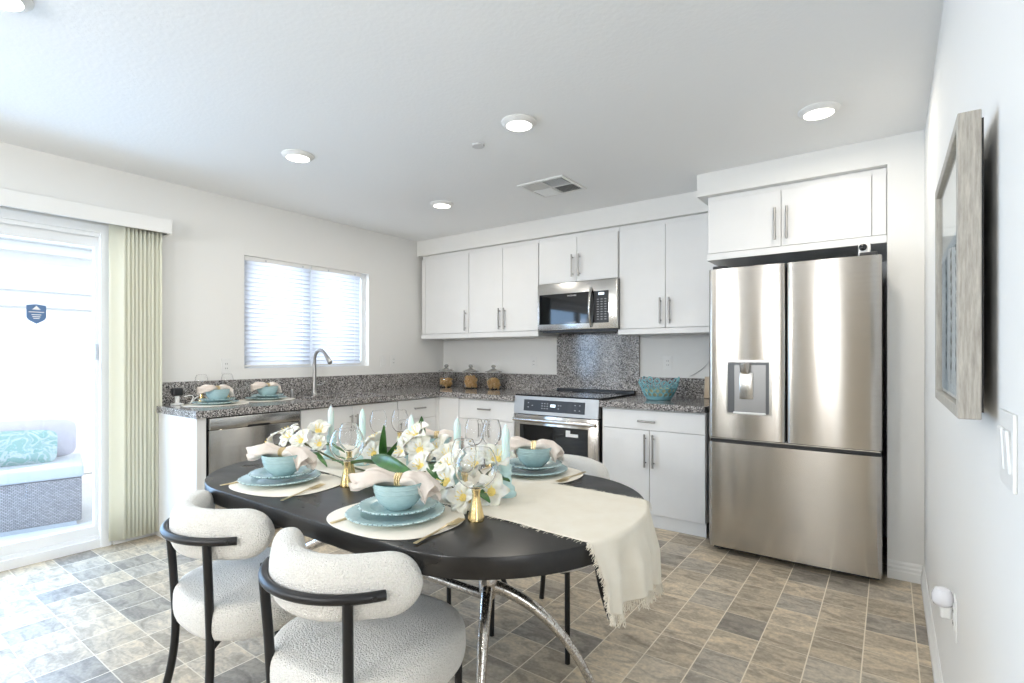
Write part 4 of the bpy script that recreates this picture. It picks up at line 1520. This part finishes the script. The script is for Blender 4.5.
# ---- candles in turned holders
def make_holder():
    t = thing('candle_holder', '', 'candle holder', (0, 0, 0), 0, 'aqua candle holders')
    bm = bmesh.new()
    lathe(bm, [(0, 0), (.034, 0), (.036, .004), (.036, .010), (.031, .015), (.029, .018), (.031, .022), (.030, .030), (.022, .036), (.019, .042), (.0205, .055), (.019, .060), (.0165, .066), (.0205, .072), (.0205, .080), (.0175, .084), (.0195, .090), (.0195, .102), (.0175, .105), (.0145, .105), (.0145, .088), (0, .088)], 40)
    obj('turned_body', bm, 'candle_base', t, angle=55)
    return t
def make_candle():
    t = thing('taper_candle', '', 'candle', (0, 0, 0), 0, 'aqua taper candles')
    bm = bmesh.new()
    lathe(bm, [(0, 0), (.0125, 0), (.0135, .01), (.0132, .118), (.0125, .126), (.0075, .141), (.004, .150), (0, .152)], 28)
    obj('wax', bm, 'candle', t, angle=50)
    bm = bmesh.new()
    tube(bm, [(0, 0, .150), (.001, 0, .155), (.0, .001, .160)], .0011, 6)
    obj('wick', bm, 'white_line', t)
    return t
P_hold, P_cand = make_holder(), make_candle()
for (x, y), wh in zip([(-1.05, 1.415), (-1.305, 1.455), (-1.524, 1.43), (-1.854, 1.455), (-2.087, 1.46)],
                      ['nearest the hanging end of the runner', 'behind the large right goblet', 'in the middle of the lilies', 'behind the large left goblet', 'nearest the sink, at the left end of the row']):
    put(P_hold, (x, y, TZ + .0055), 0, 'pale aqua turned candle holder ' + wh)
    put(P_cand, (x, y, TZ + .0055 + .0882), 0, 'unlit pale aqua taper candle ' + wh)

# ---- lily stems laid along the runner
def bloom(parent, loc, d, r=.052, seed=0, openness=1.0):
    r *= 1.1
    rr = random.Random(seed)
    bm = bmesh.new()
    for layer in range(2):
        for k in range(3):
            az = 2 * PI * (k / 3) + layer * PI / 3 + rr.uniform(-.15, .15)
            op = openness * rr.uniform(.85, 1.12)
            wd = r * (.40 if layer == 0 else .48) * rr.uniform(.9, 1.1)
            curl = rr.uniform(.5, 1.0)
            def f(s, q):
                t = 2 * q - 1
                w = wd * (math.sin(PI * min(1, s * .93 + .05)) ** .75)
                rad = r * (.10 + .98 * op * s ** 1.35)
                z = r * (1.02 * s - .72 * op * curl * s ** 3) + .22 * w * t * t + .004 * math.sin(6 * s + 3 * t + k)
                x, y = rad, w * t
                return (x * math.cos(az) - y * math.sin(az), x * math.sin(az) + y * math.cos(az), z)
            grid(bm, f, 10, 7)
    q = Vector(d).normalized().to_track_quat('Z', 'Y').to_euler()
    o = obj('bloom', bm, 'petal', parent, loc=loc, rot=q, angle=180, solid=.0011, label='white open bloom with yellow centre')
    bm = bmesh.new()
    lathe(bm, [(0, .0), (r * .16, r * .10), (r * .26, r * .30), (r * .14, r * .36), (0, r * .38)], 14)
    for k in range(6):
        a = 2 * PI * k / 6 + .3
        tube(bm, [(0, 0, r * .25), (r * .22 * math.cos(a), r * .22 * math.sin(a), r * .6), (r * .30 * math.cos(a), r * .30 * math.sin(a), r * .78)], [.0010, .0008, .0020], 6)
    obj('flower_centre', bm, 'stamen', o)
    return o
def leaf(parent, p0, p1, w, sag=.02, roll=0.0, bulge=.0):
    p0, p1 = Vector(p0), Vector(p1)
    d = p1 - p0
    side = d.cross(Vector((0, 0, 1)))
    side = side.normalized() if side.length > 1e-4 else Vector((1, 0, 0))
    if abs(d.normalized().z) > .8:
        side = Vector((.81, .586, 0))
    up = side.cross(d).normalized()
    side = (Matrix.Rotation(roll, 3, d.normalized()) @ side)
    up = side.cross(d).normalized()
    bm = bmesh.new()
    def f(s, q):
        t = 2 * q - 1
        ww = w * (math.sin(PI * (s ** .8) * .97 + .03) ** .85) * (1 - .15 * s)
        c = p0 + d * s + up * (sag * math.sin(PI * s))
        return c + side * (ww * t) + up * (.28 * ww * t * t + .0025 * math.sin(11 * s + 2 * t))
    grid(bm, f, 18, 7)
    return obj('leaf', bm, 'leaf', parent, angle=180, solid=.0011)
def lily(label, base, stem, blooms, leaves):
    t = thing('lily_stem', label, 'flower', base, 0, 'white lily stems')
    b = Vector(base)
    bm = bmesh.new()
    pts = [Vector(p) - b for p in stem]
    tube(bm, bez(*pts, 14) if len(pts) == 4 else pts, .0042, 8)
    for bl in blooms:
        c = Vector(bl[0]) - b
        q = min(((i, p) for i, p in enumerate(bez(*pts, 14) if len(pts) == 4 else pts)), key=lambda ip: (ip[1] - c).length)[1]
        tube(bm, [q, (q + c) / 2 + Vector((0, 0, -.006)), c], .0026, 8)
    obj('stem', bm, 'stem', t)
    for j, bl in enumerate(blooms):
        bloom(t, Vector(bl[0]) - b, bl[1], bl[2] if len(bl) > 2 else .052, hash(label) % 97 if False else int(abs(bl[0][0] * 1000)), bl[3] if len(bl) > 3 else 1.0)
    for lf in leaves:
        leaf(t, Vector(lf[0]) - b, Vector(lf[1]) - b, *lf[2:])
ZS = TZ + .012
lily('white lily stem reaching left over the napkin before the left boucle chair', (-1.72, 1.36, ZS),
     [(-1.72, 1.36, ZS), (-1.90, 1.38, ZS), (-2.0, 1.37, ZS + .03), (-2.17, 1.35, .845)],
     [((-2.30, 1.30, .815), (-.5, -.7, .5), .045), ((-2.27, 1.36, .855), (-.3, -.3, 1), .05), ((-2.09, 1.32, .848), (.25, -.8, .5), .045), ((-2.10, 1.40, .872), (.55, -.2, .9), .055, .8), ((-2.19, 1.33, .845), (-.1, -.7, .7), .05), ((-2.02, 1.36, .835), (.5, -.7, .5), .042, .8)],
     [((-2.10, 1.37, .838), (-1.93, 1.42, .80), .018, .012), ((-2.08, 1.34, .80), (-1.90, 1.31, .765), .016, .015), ((-1.95, 1.37, .775), (-1.79, 1.34, .768), .016, .01)])
lily('white lily stem in the left middle with a tall upright leaf', (-1.55, 1.34, ZS),
     [(-1.55, 1.34, ZS), (-1.62, 1.36, ZS + .01), (-1.68, 1.40, .80), (-1.73, 1.44, .845)],
     [((-1.745, 1.45, .85), (-.3, -.35, 1), .06, .75), ((-1.70, 1.40, .82), (.2, -.8, .5), .048), ((-1.79, 1.43, .815), (-.7, -.4, .6), .046, .8)],
     [((-1.64, 1.39, .80), (-1.602, 1.36, .957), .017, .012), ((-1.50, 1.325, .80), (-1.775, 1.295, .79), .034, .018, .35), ((-1.62, 1.39, .80), (-1.57, 1.42, .90), .022, .012)])
lily('white lily stem in the centre with the largest open bloom', (-1.36, 1.36, ZS),
     [(-1.36, 1.36, ZS), (-1.40, 1.38, .80), (-1.44, 1.40, .84), (-1.47, 1.41, .90)],
     [((-1.47, 1.42, .905), (-.25, -.6, .75), .062), ((-1.485, 1.365, .855), (-.4, -.8, .5), .05), ((-1.43, 1.39, .865), (.4, -.7, .6), .05)],
     [((-1.62, 1.315, .840), (-1.20, 1.205, .800), .029, .022, .75), ((-1.495, 1.46, .90), (-1.487, 1.45, .990), .017, .006), ((-1.56, 1.40, .80), (-1.63, 1.33, .84), .024, .01)])
lily('white lily stem right of the centre beside a broad dark leaf', (-1.22, 1.36, ZS),
     [(-1.22, 1.36, ZS), (-1.27, 1.38, .79), (-1.32, 1.40, .81), (-1.36, 1.43, .84)],
     [((-1.375, 1.44, .855), (-.2, -.7, .7), .056), ((-1.345, 1.32, .825), (-.1, -.7, .6), .05), ((-1.30, 1.40, .85), (.3, -.5, .8), .052)],
     [((-1.315, 1.33, .845), (-1.195, 1.262, .80), .030, .012, .3)])
lily('white lily stem lying lowest, toward the large right goblet', (-1.20, 1.33, ZS),
     [(-1.20, 1.33, ZS), (-1.17, 1.31, .785), (-1.14, 1.29, .79), (-1.10, 1.26, .785)],
     [((-1.185, 1.285, .800), (-.1, -.8, .55), .056), ((-1.065, 1.225, .785), (.1, -.8, .45), .045), ((-1.225, 1.33, .835), (-.2, -.6, .8), .05)],
     [((-1.12, 1.30, .79), (-1.0, 1.265, .775), .022, .01), ((-1.19, 1.27, .775), (-1.08, 1.22, .764), .016, .004)])
lily('white lily stem on the right behind the large right goblet', (-1.16, 1.39, ZS),
     [(-1.16, 1.39, ZS), (-1.14, 1.385, .79), (-1.12, 1.38, .81), (-1.10, 1.39, .83)],
     [((-1.135, 1.37, .845), (-.1, -.7, .8), .054), ((-1.085, 1.41, .862), (.3, -.4, .9), .054), ((-1.045, 1.335, .785), (.4, -.8, .3), .05)],
     [((-1.19, 1.47, .872), (-1.12, 1.50, .872), .020, .008), ((-1.10, 1.39, .80), (-1.0, 1.37, .82), .018, .01)])


# ================================================================== THINGS ON THE COUNTERS
t = thing('smart_plug', 'small black-topped white gadget on the counter by the sliding door', 'gadget', (-3.99, 1.565, CZ))
obj('stand', B(((-.035, -.03, 0), (.035, .03, .012), .004, 2), ((-.012, -.010, .012), (.012, .010, .065))), 'white_plastic', t, True)
obj('head', B(((-.024, -.032, .063), (.024, .032, .118), .010, 3)), 'black_plastic', t, True)
bm = bmesh.new()
tube(bm, bez((-3.97, 1.60, CZ + .055), (-3.98, 1.68, CZ + .075), (-3.95, 1.66, CZ + .05), (-3.93, 1.62, CZ + .006), 12) + bez((-3.93, 1.62, CZ + .006), (-3.96, 1.68, CZ + .05), (-4.0, 1.72, CZ + .09), (-4.03, 1.80, CZ + .012), 14)[1:], .0035, 8)
tag(obj('power_cord', bm, 'white_plastic'), 'white power cord looped beside the black-topped gadget', 'cord')

def make_jar():
    t = thing('glass_jar', '', 'jar', (0, 0, 0), 0, 'glass cookie jars')
    bm = bmesh.new()
    o_ = [(0, 0), (.070, 0), (.078, .008), (.080, .03), (.080, .135), (.074, .150), (.066, .158), (.066, .172)]
    i_ = [(.063, .172), (.063, .158), (.071, .148), (.077, .133), (.077, .03), (.074, .010), (0, .007)]
    lathe(bm, o_ + i_, 40)
    obj('jar_body', bm, 'glass', t, angle=50)
    bm = bmesh.new()
    lathe(bm, [(0, .1725), (.084, .1725), (.087, .177), (.060, .188), (.030, .200), (.014, .207), (.012, .214), (.022, .222), (.024, .232), (.016, .243), (0, .246)], 36)
    obj('lid', bm, mat('pewter_glass_lid', (.42, .42, .40), .15, .5), t, angle=50)
    return t
P_jar = make_jar()
for q, (x, y, fill) in enumerate(((-3.86, 4.13, .085), (-3.535, 4.15, .12), (-3.245, 4.165, .10))):
    wh = ('in the corner, farthest left of the three jars', 'in the middle of the three jars', 'nearest the range of the three jars')[q]
    put(P_jar, (x, y, CZ), 0, 'lidded clear glass jar of pretzels ' + wh)
    bm = bmesh.new()
    rr = random.Random(q)
    for k in range(int(70 * fill / .085)):
        a, r_ = rr.uniform(0, 2 * PI), .056 * math.sqrt(rr.random())
        zf = .022 + (fill - .02) * (k / (70 * fill / .085))
        ln = bmesh.new()
        ring = [(.016 * math.cos(u), .016 * math.sin(u) * .8, .0) for u in [2 * PI * j / 8 for j in range(9)]]
        tube(ln, ring, .0050, 6)
        merge(bm, ln, Matrix.Translation((r_ * math.cos(a), r_ * math.sin(a), zf)) @ Euler((rr.uniform(0, 3), rr.uniform(0, 3), rr.uniform(0, 3))).to_matrix().to_4x4())
    tag(obj('pretzels', bm, 'pretzel', loc=(x, y, CZ)), 'golden pretzels filling the glass jar ' + wh.replace('farthest left of the three jars', 'the leftmost').replace('in the middle of the three jars', 'standing in the middle').replace('nearest the range of the three jars', 'nearest the range'), 'snack', kind='stuff')

bs = thing('basket', 'turquoise open lattice basket on the counter right of the range', 'basket', (-1.445, 3.93, CZ))
bm = bmesh.new()
lathe(bm, [(0, 0), (.085, 0), (.095, .008), (.105, .03), (.098, .032), (.088, .014), (0, .010)], 40)
for row, (r, z) in enumerate(((.110, .045), (.124, .075), (.136, .105), (.146, .138))):
    for k in range(17):
        a = 2 * PI * (k + .5 * (row % 2)) / 17
        ring = [(0, .019 * math.cos(u), .019 * math.sin(u)) for u in [2 * PI * j / 10 for j in range(11)]]
        q = bmesh.new()
        tube(q, ring, .0038, 7)
        zz = z + (.020 * math.sin(3 * a) if row == 3 else 0)
        merge(bm, q, Matrix.Translation((r * math.cos(a), r * math.sin(a), zz)) @ Matrix.Rotation(a, 4, 'Z') @ Matrix.Rotation(.38, 4, 'Y'))
obj('lattice', bm, mat('turquoise_glaze', (.25, .52, .58), .25), bs)
bm = bmesh.new()
lathe(bm, [(0, .012), (.06, .014), (.092, .036), (.108, .065), (.115, .085), (.110, .085), (.088, .042), (.05, .022), (0, .018)], 36)
obj('liner', bm, mat('ochre_liner', (.62, .58, .34), .5), bs, label='ochre yellow inside')

bm = bmesh.new()
box(bm, (-.10, -.009, 0), (.10, .009, .17), .003)
o = obj('cutting_board', bm, 'board', loc=(-1.10, 4.275, CZ + .002), rot=(math.radians(-7), 0, 0))
tag(o, 'small pale wooden board leaning on the splashback beside the refrigerator', 'cutting board')
